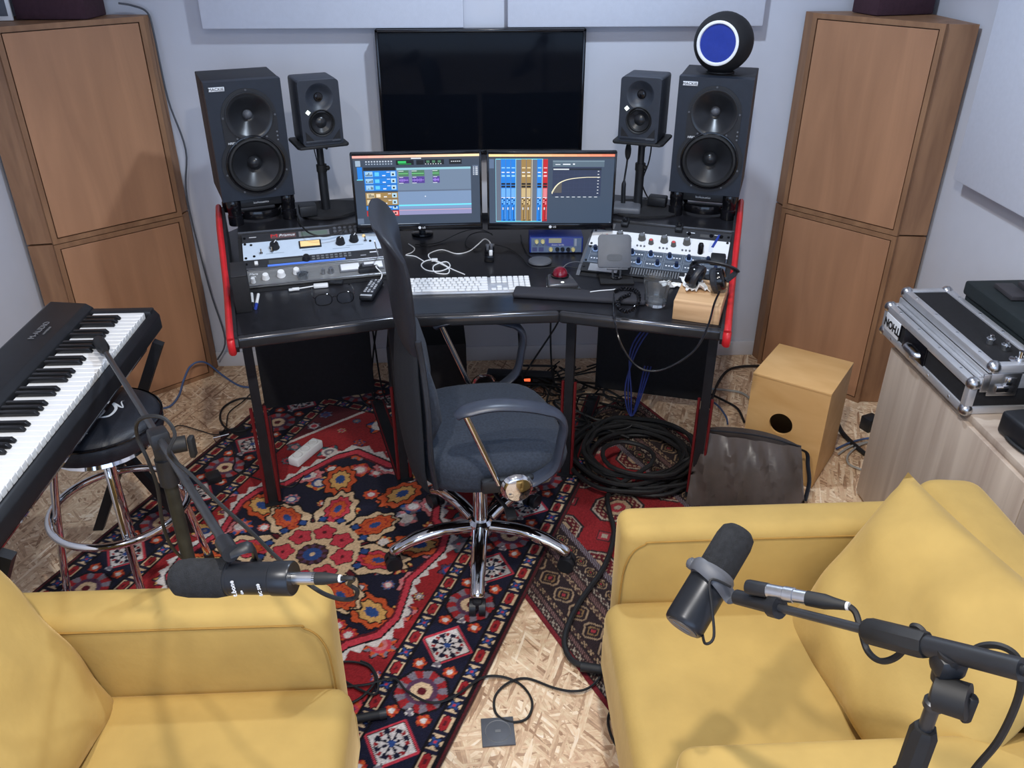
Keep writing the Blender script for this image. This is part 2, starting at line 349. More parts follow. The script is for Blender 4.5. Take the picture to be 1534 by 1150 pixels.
def rug_one(P, Q):
    W, Lh = .715, 1.12
    c = np.empty(P.shape+(3,)); c[:] = K['red']
    c *= (1+.10*np.sin(Q*23+np.sin(P*9))[..., None])
    # field: large hexagon with a sawtooth white edge, cream star in the middle
    x, y = np.abs(P), np.abs(Q)
    h = np.maximum.reduce([x/.37, y/.57, (x/.37+y/.57)/1.42])
    ang = np.arctan2(Q, P); notch = .10*np.abs(((ang/(2*np.pi)*8) % 1)-.5)*2
    h = h+notch
    occupied = np.zeros(P.shape, bool)
    saw = .05*np.abs(((ang*30/np.pi) % 1)-.5)*2
    r2 = random.Random(3)
    pal = [K[k] for k in ('blue', 'orange', 'rose', 'white', 'grey', 'teal', 'pink', 'gold', 'plum')]
    for gy in np.arange(-.95, 1.0, .115):
        for gx in np.arange(-.5, .51, .115):
            ox, oy = gx+r2.uniform(-.03, .03), gy+r2.uniform(-.03, .03); r = r2.choice((.018, .026, .035, .05))
            k = [r2.choice(pal) for _ in range(5)]; flower(c, P-ox, (Q-oy)*r2.uniform(.7, 1.3), r, k, r2.choice((4, 6, 8, 5)), r2.uniform(0, 3), .3)
    corner = (x/.45+y/.85) > 1.62
    cc = c.copy(); cc[:] = K['dred']
    for gy in np.arange(-1., 1.01, .1):
        for gx in np.arange(-.5, .51, .1):
            k = [r2.choice(pal) for _ in range(4)]; flower(cc, P-gx-r2.uniform(-.03, .03), Q-gy-r2.uniform(-.03, .03), r2.choice((.02, .03)), k, 6, 0, .3)
    c[corner] = cc[corner]; c[np.abs((x/.45+y/.85)-1.62) < .018] = K['white']
    m = h < 1.10+saw; c[m] = K['white']; c[h < 1.085] = K['black']; c[h < 1.07] = K['rose']; c[h < 1.02] = K['dred']
    nv = h < 1.0; cc = c.copy(); cc[:] = K['navy']
    for gy in np.arange(-.8, .81, .105):
        for gx in np.arange(-.42, .43, .105):
            k = [r2.choice((K['orange'], K['red'], K['pink'], K['blue'])), r2.choice((K['gold'], K['orange'], K['grey'])), r2.choice(pal), K['white']]
            flower(cc, P-gx-r2.uniform(-.03, .03), Q-gy-r2.uniform(-.03, .03), r2.choice((.022, .03, .045)), k, r2.choice((5, 8)), r2.uniform(0, 3), .2)
    def palm(c, dx, dy, an, ln, wd, cols):
        u = dx*math.cos(an)+dy*math.sin(an); v = -dx*math.sin(an)+dy*math.cos(an); th = np.arctan2(v/wd, u/ln)
        d = np.hypot(u/ln, v/wd)*(1+.10*np.cos(9*th)+.12*np.cos(th))
        c[d < 1.10] = K['black']
        for f, k in zip((1.0, .70, .62, .30), cols): c[d < f] = k
    for a in range(8):
        t = a*math.pi/4+.39; palm(cc, P-.335*math.cos(t), Q-.43*math.sin(t), t, .085, .055, [K['orange'], K['black'], K['gold'], K['blue']])
        t = a*math.pi/4; palm(cc, P-.36*math.cos(t), Q-.52*math.sin(t), t+1.57, .055, .035, [K['pink'], K['rose'], K['white'], K['blue']])
    c[nv] = cc[nv]
    rr = np.hypot(P, Q/1.12); cc = c
    m = rr < .185; c[m] = K['dred']
    for a in range(8):
        t = a*math.pi/4+.2; L_ = .125 if a % 2 == 0 else .105
        palm(cc, P-.205*math.cos(t), Q-.228*math.sin(t), t, L_, .066, [K['cream'], K['cream'], K['cream'], K['cream']])
        palm(cc, P-.222*math.cos(t), Q-.245*math.sin(t), t, .072, .040, [K['orange'] if a % 2 else K['rose'], K['red'], K['orange'], K['blue']])
    c[rr < .150] = K['cream']
    for a in range(8):
        t = a*math.pi/4+.59
        for s_ in (-.2, .2): flower(cc, P-.165*math.cos(t+s_), Q-.183*math.sin(t+s_), .020, [K['navy'], K['navy'], K['blue']], 4, t, .4)
    flower(cc, P, Q, .050, [K['brown'], K['plum'], K['blue'], K['blue'], K['cream']], 10, 0, .1)
    for a in range(8):
        t = a*math.pi/4+.2; flower(cc, P-.100*math.cos(t), Q-.112*math.sin(t), .039, [K['rose'], K['rose'], K['rose'], K['rose'], K['dred']], 5, t, .25)
    # borders
    dx, dy = W-x, Lh-y; d = np.minimum(dx, dy); side = dx < dy; t = np.where(side, Q, P)
    def guard(i0, i1, pitch):
        m, v, hw = border(c, d, t, (i0, i1), 0, 0); cc = c.copy(); cc[:] = K['cream']; e = (t % pitch)-pitch/2; n = (np.floor(t/pitch) % 2)
        hx = np.maximum(np.abs(v)/(hw*.62), np.abs(e)/(.46*pitch)+np.abs(v)/(hw*1.6)); cc[hx < 1.0] = K['black']; cc[hx < .86] = K['red']; cc[hx < .30] = K['dred']
        bl = n == 1; cc[bl] = K['cream']; f = np.hypot(e, v)/(hw*.95)*(1+.45*np.cos(4*np.arctan2(v, e)))
        cc[bl & (f < .86)] = K['navy']; cc[bl & (f < .5)] = K['blue']; cc[bl & (f < .2)] = K['rose']
        cc[np.abs(np.abs(e)-pitch/2) < .007] = K['navy']
        c[m] = cc[m]; c[np.abs(d-i0) < .004] = K['black']; c[np.abs(d-i1) < .004] = K['black']
    b0, b1 = .064, .222
    m = (d >= b0) & (d < b1); cc = c.copy(); cc[:] = K['navy']; v = d-(b0+b1)/2; u = (t+.12) % .345
    flower(cc, u-.0862, v, .072, [K['red'], K['grey'], K['plum'], K['cream'], K['dred']], 9, 0, .06)
    f = np.abs(u-.2587)+np.abs(v)
    cc[f < .080] = K['rose']; cc[f < .071] = K['black']; cc[f < .068] = K['white']
    ir = np.hypot(u-.2587, v); ia = np.arctan2(v, u-.2587)
    cc[(f < .066) & (ir < .046) & (ir > .010) & (np.cos(8*ia) > -.1) & ~((np.abs(ir-.028) < .005) & (np.cos(8*ia) < .8))] = K['navy']; cc[(ir < .046) & (ir > .034) & (np.cos(8*ia+3.14) > .6) & (f < .062)] = K['red']; cc[ir < .010] = K['blue']
    for uu in (.003, .1725, .348):
        for s in (-1, 1): flower(cc, u-uu, v-s*.046, .021, [K['orange'], K['red'], K['orange'], K['white']], 5, 0, .2)
        flower(cc, u-uu-.012, v, .014, [K['grey'], K['white']], 3, 0, .3)
    c[m] = cc[m]
    guard(.020, .064, .060); guard(.222, .266, .060)
    c[d < .020] = K['dred']; c[d < .008] = K['brown']; c[np.abs(d-.014) < .0025] = K['black']
    return c*(1+.12*rng.standard_normal(P.shape))[..., None]
def rug_two(P, Q):
    K = dict(K0, black=np.array(lin(46, 34, 36)), cream=np.array(lin(176, 146, 116)), gold=np.array(lin(160, 124, 84)), white=np.array(lin(178, 160, 142)), brown=np.array(lin(74, 52, 48)), rose=np.array(lin(160, 52, 60)), pink=np.array(lin(150, 112, 108)))
    W, Lh = .5, .95
    c = np.empty(P.shape+(3,)); c[:] = K['red']*.8
    x, y = np.abs(P), np.abs(Q); d = np.minimum(W-x, Lh-y); side = (W-x) < (Lh-y); t = np.where(side, Q, P)
    # guls in the field
    u = ((P+.125) % .25)-.125; v = (Q % .22)-.11; o = np.maximum.reduce([np.abs(u)/.085, np.abs(v)/.07, (np.abs(u)/.085+np.abs(v)/.07)/1.45])
    for lim, k in ((1.1, 'black'), (1.0, 'white'), (.92, 'dred'), (.62, 'black'), (.55, 'cream'), (.35, 'rose'), (.15, 'white')): c[o < lim] = K[k]
    c[(o < .9) & (o > .64) & (np.sin(P*260)*np.sin(Q*260) > .35)] = K['cream']
    u2 = P % .25-.125; f = np.abs(u2)+np.abs((Q-.11) % .22-.11); c[f < .035] = K['black']; c[f < .028] = K['rose']; c[f < .014] = K['white']
    def band(i0, i1, base, pitch, motif, kk):
        m = (d >= i0) & (d < i1); cc = c.copy(); cc[:] = K[base]*.9; v = (d-(i0+i1)/2)/((i1-i0)/2); e = (t/pitch % 1)*2-1
        if motif == 'hex':
            h = np.maximum(np.abs(e), (np.abs(e)+np.abs(v))/1.25); cc[(h > .70) & (h < .86)] = K['cream']*.75; cc[(h > .34) & (h < .46)] = K['gold']*.7; cc[h < .18] = K['rose']; cc[h > .95] = K['black']
        if motif == 'vee':
            s = np.abs(np.abs(v)-np.abs(e)); cc[s < .22] = K[kk]*.8; cc[(s > .5)] = K['brown']
        if motif == 'dot':
            cc[(np.sin(t*900)*np.sin(d*900) > .1)] = K[kk]*.7
        if motif == 'key':
            cc[((np.floor(e*3)+np.floor(v*3)) % 2 == 0)] = K[kk]
        c[m] = cc[m]; c[np.abs(d-i0) < .0035] = K['black']
    band(.016, .036, 'black', .03, 'vee', 'white'); band(.036, .054, 'brown', .05, 'dot', 'pink'); band(.054, .075, 'black', .035, 'vee', 'cream')
    band(.075, .150, 'black', .085, 'hex', 'cream'); band(.150, .172, 'brown', .035, 'vee', 'cream'); band(.172, .196, 'brown', .05, 'dot', 'pink'); band(.196, .218, 'black', .04, 'vee', 'white')
    band(.218, .262, 'black', .06, 'hex', 'cream'); band(.262, .286, 'brown', .03, 'key', 'grey')
    c[d < .016] = K['rose']*.55
    return c*(1+.14*rng.standard_normal(P.shape))[..., None]
rug('patterned_rug', -.55, 2.14, R(67.2)-R(90), 1.43, 2.24, .006, rug_one, 'red and navy oriental rug with a cream medallion lying under the office chair')
v2 = V(.416, -.909, 0); w2 = V(.909, .416, 0); a2 = V(-.23, 2.70, 0); c2 = a2+w2*.5+v2*.95
rug('patterned_rug', c2.x, c2.y, math.atan2(.416, .909), 1.0, 1.9, .0, rug_two, 'dark brown banded oriental rug with a crimson field under the right yellow armchair')
# ---------------------------------------------------------------- corner cabinets
def corner_cabinet(F1, F2, xw, z0, h, label):
    d = (Vector(F2)-Vector(F1)); wdt = d.length; a = math.atan2(d.y, d.x); mid = (Vector(F1)+Vector(F2))/2
    o = empty('corner_cabinet', label, 'cabinet', (mid.x, mid.y, z0), a, 'wooden corner cabinets')
    inv = Matrix.Rotation(-a, 2); L2 = lambda p: tuple(inv @ (Vector(p)-mid))
    yb = YB-.018; xs = xw
    poly = [F1, F2] + ([(F2[0], yb), (xs, yb), (xs, F1[1])] if xw < 0 else [(xs, F2[1]), (xs, yb), (F1[0], yb)])
    P = [L2(p) for p in poly]
    # shell: front frame of four plywood strips standing proud of a recessed core
    core = [(x, y+.019 if i < 2 else y) for i, (x, y) in enumerate(P)]
    M().prism(core, .002, h-.002).done('carcass', ply_edge, o, sm=0)
    t = .018; fr = M()
    fr.box((0, .010, h-t/2), (wdt, .020, t)).box((0, .010, t/2), (wdt, .020, t)); fr.box((-wdt/2+t/2, .010, h/2), (t, .020, h-2*t)).box((wdt/2-t/2, .010, h/2), (t, .020, h-2*t))
    fr.done('front_frame', ply_edge, o, sm=0)
    M().box((0, .011, h/2), (wdt-2*t-.008, .020, h-2*t-.008), bev=.001).done('front_panel', ply, o, sm=0)
    return o
lF1, lF2 = (-1.575, 3.075), (-1.195, 3.405); rF1, rF2 = (1.305, 3.404), (1.625, 3.02)
corner_cabinet(lF1, lF2, XL+.018, 0, .742, 'lower wooden cabinet in the left corner, standing on the floor')
corner_cabinet(lF1, lF2, XL+.018, .745, .755, 'upper wooden cabinet in the left corner, stacked on another')
corner_cabinet(rF1, rF2, XR-.018, 0, .742, 'lower wooden cabinet in the right corner, standing behind the box drum')
corner_cabinet(rF1, rF2, XR-.018, .745, .755, 'upper wooden cabinet in the right corner, stacked on another')
tag(M().box((-1.475, 3.385, 1.60), (.25, .17, .2), Euler((0, 0, R(-2))).to_matrix(), bev=.004).done('foam_box', maroon), 'dark maroon box on top of the left corner cabinet', 'box')
tag(M().box((1.597, 3.382, 1.60), (.245, .15, .2), Euler((0, 0, R(13))).to_matrix(), bev=.004).done('foam_box', maroon), 'dark maroon box on top of the right corner cabinet', 'box')
pf = empty('picture_frame', 'white picture frame standing on the left corner cabinet, mostly out of view', 'frame', (-1.640, 3.275, 1.5), R(8))
M().box((0, 0, .1), (.08, .012, .2), bev=.002).done('frame', white_pl, pf); M().box((0, -.0065, .1), (.055, .002, .17)).done('picture', grey_pl, pf)
tag(M().tube(spline([(-1.29, 3.45, 1.54), (-1.25, 3.47, 1.53), (-1.2, 3.47, 1.507), (-1.185, 3.455, 1.44), (-1.178, 3.45, 1.2), (-1.15, 3.46, 1.0), (-1.178, 3.45, .8), (-1.16, 3.46, .4), (-1.13, 3.45, .16), (-1.178, 3.44, .06)], 6), .004, 6).done('cable', grey_pl), 'grey cable running down the back wall beside the left corner cabinet', 'cable')
# ---------------------------------------------------------------- television
tv = empty('television', 'large switched-off flat television on the back wall above the monitors', 'television', (.044, 3.42, .978))
tw, th = .80, .470
M().box((0, .025, th/2), (tw, .04, th), bev=.004).box((0, .057, th/2), (.3, .045, .2)).done('body', blk, tv)
fr = M().box((0, 0, th-.006), (tw, .014, .012), bev=.003).box((0, 0, .010), (tw, .014, .020), bev=.003).box((-tw/2+.006, 0, th/2), (.012, .014, th), bev=.003).box((tw/2-.006, 0, th/2), (.012, .014, th), bev=.003)
fr.done('bezel', blk_gloss, tv); M().box((0, .004, th/2), (tw-.02, .004, th-.03)).done('screen', screen_gloss, tv)
# ---------------------------------------------------------------- the desk
OL, OR = V(-.715, 2.25, 0), V(.745, 2.235, 0); AL, AR = R(15), R(-17.5); BL, BR = R(12.5), R(-20); ZS = .856
red_shaded = mat('shaded_red_lacquer', lin(104, 24, 28), .45, var=.1)  # same red as the cheek edges, with the legs' shade painted into the colour
desk = empty('studio_desk', 'black studio desk with two angled rack wings and red side edges', 'desk', (0, 2.9, 0)); DI = Matrix.Translation((0, -2.9, 0))
def dk(m, name, mt, label=None, sm=40):
    return m.done(name, mt, desk, label, sm, mtx=DI)
def wing(a0, O, sgn):
    u = V(math.cos(a0), math.sin(a0), 0); v = V(-math.sin(a0), math.cos(a0), 0)
    return lambda a, b, z=0: O + u*(a*sgn) + v*b + V(0, 0, z)
wl, wr_ = wing(AL, OL, 1), wing(AR, OR, -1); rl_, rr_ = wing(BL, V(-.699, 2.2505, 0), 1), wing(BR, V(.7135, 2.202, 0), -1)
ZD = .74; edge_m = mat('edge_bar', (.05, .05, .055), .16, .5)
dk(M().prism([(-.708, 2.272), (-.235, 2.398), (.262, 2.410), (.745, 2.258), (1.005, 3.1), (.93, 3.36), (-.88, 3.36), (-.965, 3.2)], ZD-.028, ZD), 'desktop', blk_desk, sm=0)
for p0, p1 in (((-.712, 2.262), (-.235, 2.390)), ((-.235, 2.390), (.262, 2.402)), ((.262, 2.402), (.75, 2.246))):
    p0, p1 = V(*p0, ZD-.019), V(*p1, ZD-.019); d = p1-p0
    dk(M().box((p0+p1)/2, (d.length+.002, .026, .040), Euler((0, 0, math.atan2(d.y, d.x))).to_matrix(), bev=.012, seg=4), 'edge_bar', edge_m)
def frame3(W_):
    o_ = W_(0, 0); ax = (W_(1, 0)-o_); bx = (W_(0, 1)-o_)
    return Matrix(((bx.x, 0, ax.x, o_.x), (bx.y, 0, ax.y, o_.y), (0, 1, 0, 0), (0, 0, 0, 1)))
for W_, Q_, sgn in ((wl, rl_, 1), (wr_, rr_, -1)):
    # red-edged cheek: profile over b and z, thickness along a
    prof = [(-.012, .700), (-.020, .72), (-.012, .742), (.02, .752), (.36, .768), (.62, .872), (.87, .876), (.87, .70), (.3, .695)]
    m = Matrix(); o_ = W_(0, 0); ax = (W_(1, 0)-o_); bx = (W_(0, 1)-o_)
    mt = Matrix(((bx.x, 0, ax.x, o_.x), (bx.y, 0, ax.y, o_.y), (0, 1, 0, 0), (0, 0, 0, 1)))
    dk(M().prism(prof, -.012, .014, mt), 'side_cheek', blk, sm=0)
    strip = [(b, z) for b, z in prof[:7]]
    pth = [W_(-.006, b, z) for b, z in prof[:7]]
    dk(M().tube(spline(pth, 4), [(.011, .013)]*(6*4+1), 10), 'red_edge', red_m)
    # rack wedge and shelf
    wp = [(.34, ZD+.001), (.622, ZD+.001), (.622, .835), (.61, .840), (.36, ZD+.002)]; mt2 = frame3(Q_); AQ = BL if sgn > 0 else BR
    dk(M().prism(wp, .006, .50, mt2), 'rack_wedge', blk_matte, sm=0)
    dk(M().prism([(.34, ZD+.001), (.622, ZD+.001), (.622, .845), (.36, .752)], .501, .513, mt2), 'rack_side', grey_pl, sm=0)
    dk(M().prism([(.624, ZS-.02), (.93, ZS-.02), (.93, ZS), (.624, ZS)], .008, .53, mt2), 'shelf', blk_desk, sm=0)
    dk(M().box(Q_(.268, .621, ZS-.01), (.522, .006, .022), Euler((0, 0, AQ)).to_matrix(), bev=.002), 'shelf_edge', mat('shelf_edge', (.08, .08, .085), .25, .5))
    # legs: black upright panels with two red edge strips below, a hanging back panel
    for a in (.03, .50):
        b0 = .16
        f = W_(a, b0)
        dk(M().box(W_(a, b0+.022, .36), (.030, .03, .70), Euler((0, 0, AL if sgn > 0 else AR)).to_matrix()), 'leg', blk, sm=0)
        for s in (-1, 1):
            rl = M().tube([W_(a+s*.022, b0+.015, .40), W_(a+s*.022, b0+.010, .2), W_(a+s*.022, b0+.004, .02)], [(.006, .005)]*3, 8).box(W_(a+s*.024, b0+.31, .010), (.006, .60, .010), Euler((0, 0, AL if sgn > 0 else AR)).to_matrix()); dk(rl, 'red_leg_edge', red_shaded)
        dk(M().box(W_(a, b0+.3, .006), (.06, .62, .012), Euler((0, 0, AL if sgn > 0 else AR)).to_matrix()), 'foot', blk, sm=0)
    dk(M().box(W_(.265, .72, .235), (.445, .016, .30), Euler((0, 0, AL if sgn > 0 else AR)).to_matrix()), 'back_panel', blk_matte, sm=0)
dk(M().box((0, 3.33, .70), (1.7, .02, .12)), 'rear_rail', blk_matte, sm=0)
# ---------------------------------------------------------------- rack units
def rack_frame(W_, a0, h, yoff):
    s = W_(1, 0)-W_(0, 0); s = s if s.x > 0 else -s
    up = (W_(0, 1)-W_(0, 0))*math.cos(R(21.5)) + V(0, 0, math.sin(R(21.5))); n = s.cross(up)
    o = W_(a0, .362, ZD+.008)+up*yoff
    return Matrix(((s.x, up.x, n.x, o.x), (s.y, up.y, n.y, o.y), (s.z, up.z, n.z, o.z), (0, 0, 0, 1)))
def knob(par, x, y, r, h, m, cap=None, name='knob', ptr=True):
    k = M().lathe([(0, h), (r*.75, h), (r*.85, h*.85), (r*.95, .002), (r*1.05, .0)], 18, tr((x, y, .006))).done(name, m, par)
    if ptr: M().box((x+r*.25, y+r*.5, .006+h), (r*.16, r*.8, .0012), Euler((0, 0, -.5)).to_matrix()).done('pointer', print_white, k)
    if cap: M().cyl((x, y, .006+h), (x, y, .007+h), r*.6, n=14).done('knob_cap', cap, k)
    return k
def rack(W_, a0, U, y, face, label, name='rack_unit'):
    h = U*.04445-.001
    o = empty(name, label, 'audio unit', mtx=rack_frame(W_, a0, h, y))
    M().box((0, h/2, .002), (.4826, h, .006), bev=.0008).done('faceplate', face, o, sm=0)
    sc = M()
    for sx in (-.2325, .2325):
        for sy in ((.008, h-.008) if U > 1 else (h/2,)): sc.cyl((sx, sy, .004), (sx, sy, .008), .0045, n=10)
    sc.done('screws', blk_gloss, o, stuff=True); return o, h
X = lambda f: -.2413+.4826*f
# left wing, from the front
o, h = rack(rl_, .262, 2, 0, vu_dark, 'dark brushed rack unit with two silver meters, at the front of the left wing')
M().box((0, .003, .006), (.478, .004, .006), bev=.001).box((0, h-.004, .006), (.478, .005, .008), bev=.001).box((0, h-.012, .006), (.478, .003, .006), bev=.001).done('chrome_trim', steel, o, 'bright metal trim strip')
for f, yy, r in ((.055, .022, .008), (.14, .035, .012), (.245, .042, .014), (.35, .048, .012), (.53, .034, .007), (.585, .036, .010)):
    knob(o, X(f), yy, r, .018, white_pl if f < .5 else steel, ptr=False)
for f in (.72, .885):
    k = M().box((X(f), .046, .007), (.072, .040, .008), bev=.003).done('meter', print_grey, o); M().box((X(f), .046, .0115), (.062, .030, .003), bev=.001).done('meter_face', white_face, k)
text('Mara', .014, print_white, o, tr((X(.06), .060, .006)), shear=.2); text('BBR', .009, print_white, o, tr((X(.06), .047, .006)))
o, h = rack(rl_, .262, 1, .0889, dark_face, 'dark one-space rack unit with a bright blue stripe')
rects('panel_print', [(X(.16), .002, X(.70), .012, lin(58, 118, 230)), (X(.17), .015, X(.40), .034, (.004, .012, .012))] + [(X(.47+.032*i), .018+.012*j, X(.49+.032*i), .025+.012*j, (.10, .11, .12)) for i in range(9) for j in range(2)] + [(X(.88), .026, X(.94), .031, lin(220, 225, 235)), (X(.81), .014, X(.85), .019, (.25, .26, .3))], print_m, o, tr((0, 0, .0052)))
knob(o, X(.43), .022, .013, .016, blk, ptr=False); M().box((X(.085), .022, .008), (.012, .016, .008), bev=.002).done('power_switch', white_pl, o)
o, h = rack(rl_, .262, 2, .1334, silver_face, 'pale silver rack compressor with a lit amber meter and black knobs')
for f, yy, r in ((.22, .052, .017), (.685, .046, .016), (.785, .054, .016)): knob(o, X(f), yy, r, .02, blk)
k = M().box((X(.47), .052, .007), (.076, .036, .006), bev=.001).done('meter', blk, o); M().box((X(.47), .052, .0105), (.066, .027, .002)).done('meter_face', gold_m, k)
for f, yy in ((.06, .074), (.075, .015), (.90, .042)): M().cyl((X(f), yy, .004), (X(f), yy, .0075), .0045, n=10).done('screw', blk_gloss, o)
for f, yy in ((.125, .025), (.20, .030), (.865, .042)):
    k = M().cyl((X(f), yy, .004), (X(f), yy, .010), .006, n=6).done('toggle_switch', chrome, o); M().cyl((X(f), yy, .01), (X(f), yy+.008, .022), .0018, .0028, 8).done('toggle_lever', chrome, k)
M().ell((X(.86), .070, .008), .006, 10).done('jewel_lamp', gold_m, o)
rects('panel_print', [(X(f)-.03, yy, X(f)+.03, yy+.002, lin(110, 130, 150)) for f, yy in ((.22, .022), (.47, .024), (.685, .018), (.785, .028))], print_m, o, tr((0, 0, .0052)))
o, h = rack(rl_, .262, 1, .2223, dark_face, 'dark rack effects unit with a green display, topmost in the left wing')
rects('panel_print', [(X(.20), .010, X(.38), .034, lin(70, 22, 26)), (X(.40), .008, X(.62), .036, (.10, .10, .11)), (X(.415), .011, X(.605), .033, lin(70, 92, 80)), (X(.05), .024, X(.1), .028, (.5, .5, .52))], print_m, o, tr((0, 0, .0052)))
text('M', .022, mat('red_print', lin(210, 50, 56), .5), o, tr((X(.225), .023, .006)), sx=1.6); text('Prismus', .017, print_white, o, tr((X(.315), .023, .006)), shear=.2)
for i in range(5):
    for j in range(2): M().lathe([(0, .008), (.006, .008), (.007, 0)], 10, tr((X(.66+.038*i), .013+.018*j, .005))).done('button', grey_pl, o)
knob(o, X(.88), .022, .016, .02, blk, ptr=False)
# right wing, from the front
o, h = rack(rr_, .262, 1, 0, blk, 'black rack unit with a row of ventilation slots, lowest in the right wing')
for i in range(19): M().box((X(.36+.0185*i), .021, .006), (.0035, .030, .006)).done('vent_slot', print_grey, o)
for i in range(3):
    for j in range(3): M().cyl((X(.74+.05*i), .010+.012*j, .004), (X(.74+.05*i), .010+.012*j, .009), .003, n=8).done('button', white_pl, o)
knob(o, X(.79), .020, .016, .014, blk, ptr=False); knob(o, X(.90), .022, .016, .014, blk, ptr=False)
M().box((X(.16), .021, .0055), (.10, .036, .002)).done('steel_flange', steel, o)
o, h = rack(rr_, .262, 2, .0445, grey_face, 'slate-grey rack preamp with blue-ringed knobs in boxed sections')
rl = []
for i in range(7):
    x0, x1 = X(.03+.135*i), X(.155+.135*i)
    for y0, y1 in ((.004, .042), (.046, .084)):
        c_ = lin(120, 132, 148)
        rl += [(x0, y0, x1, y0+.0015, c_), (x0, y1-.0015, x1, y1, c_), (x0, y0, x0+.0015, y1, c_), (x1-.0015, y0, x1, y1, c_)]
        for j in range(3): rl.append((x0+.028+.010*j if y0 > .02 else x0+.008+.01*j, (y0+y1)/2-.002, x0+.0335+.01*j if y0 > .02 else x0+.0135+.01*j, (y0+y1)/2+.003, lin(225, 230, 240)))
rects('panel_print', rl, print_m, o, tr((0, 0, .0052)))
for i in range(7):
    for y0, dx in ((.023, .046), (.065, .016)):
        k = M().lathe([(0, .004), (.011, .004), (.011, 0)], 16, tr((X(.03+.135*i)+dx, y0, .005))).done('knob_ring', mat('pale_blue', lin(140, 165, 205), .4) if i == 0 and y0 < .03 else bpy.data.materials['pale_blue'], o)
        M().lathe([(0, .018), (.006, .018), (.0078, .002)], 14, tr((X(.03+.135*i)+dx, y0, .008))).done('knob', mat('navy_knob', (.01, .02, .06), .35) if i == 0 and y0 < .03 else bpy.data.materials['navy_knob'], k)
o, h = rack(rr_, .262, 2, .1334, white_face, 'white rack equaliser with grey knobs and small red-capped knobs')
redcap = mat('red_knob', lin(206, 74, 74), .4); gk = mat('warm_grey_knob', (.10, .10, .095), .4)
for i in range(5):
    f = .12+.163*i
    if f > .7: continue
    knob(o, X(f+.09), .058, .0135, .020, gk, print_grey); knob(o, X(f), .040, .0095, .016, gk, redcap, ptr=False)
    for j in range(3): M().cyl((X(f+.07+.026*j), .020, .004), (X(f+.07+.026*j), .020, .009), .0035, n=8).done('button', print_grey, o)
rects('panel_print', [(X(f)-.001, .008, X(f), .082, lin(180, 186, 196)) for f in (.075, .238, .40, .565, .73)] + [(X(.86)+.000, .030+.007*i, X(.89), .031+.007*i, lin(120, 150, 190)) for i in range(7)], print_m, o, tr((0, 0, .0052)))
o, h = rack(rr_, .262, 1, .2223, dark_face, 'black rack unit with small sockets, topmost in the right wing')
rects('panel_print', [(X(.68), .026, X(.74), .030, lin(200, 205, 215)), (X(.88), .026, X(.93), .029, lin(200, 205, 215)), (X(.78), .010, X(.85), .026, (.005, .005, .006)), (X(.05), .006, X(.15), .036, (.09, .09, .10))], print_m, o, tr((0, 0, .0052)))
for f in (.09, .70, .86, .93): M().cyl((X(f), .020, .004), (X(f), .020, .009), .007, n=12).done('socket', blk_gloss, o)
for f, lb in ((.22, 'black clip on the shelf edge, next to the right monitor'), (.62, 'black clip on the shelf edge, under the right big speaker')):
    mm = rack_frame(rr_, .262, 0, .2223)
    q = empty('cable_clip', lb, 'clip', mtx=mm @ tr((X(f), .03, .006)))
    M().box((0, .010, .008), (.026, .038, .014), bev=.004).done('jaw', blk, q); M().box((0, .012, .020), (.018, .018, .012), bev=.004).done('lever', blk_gloss, q)
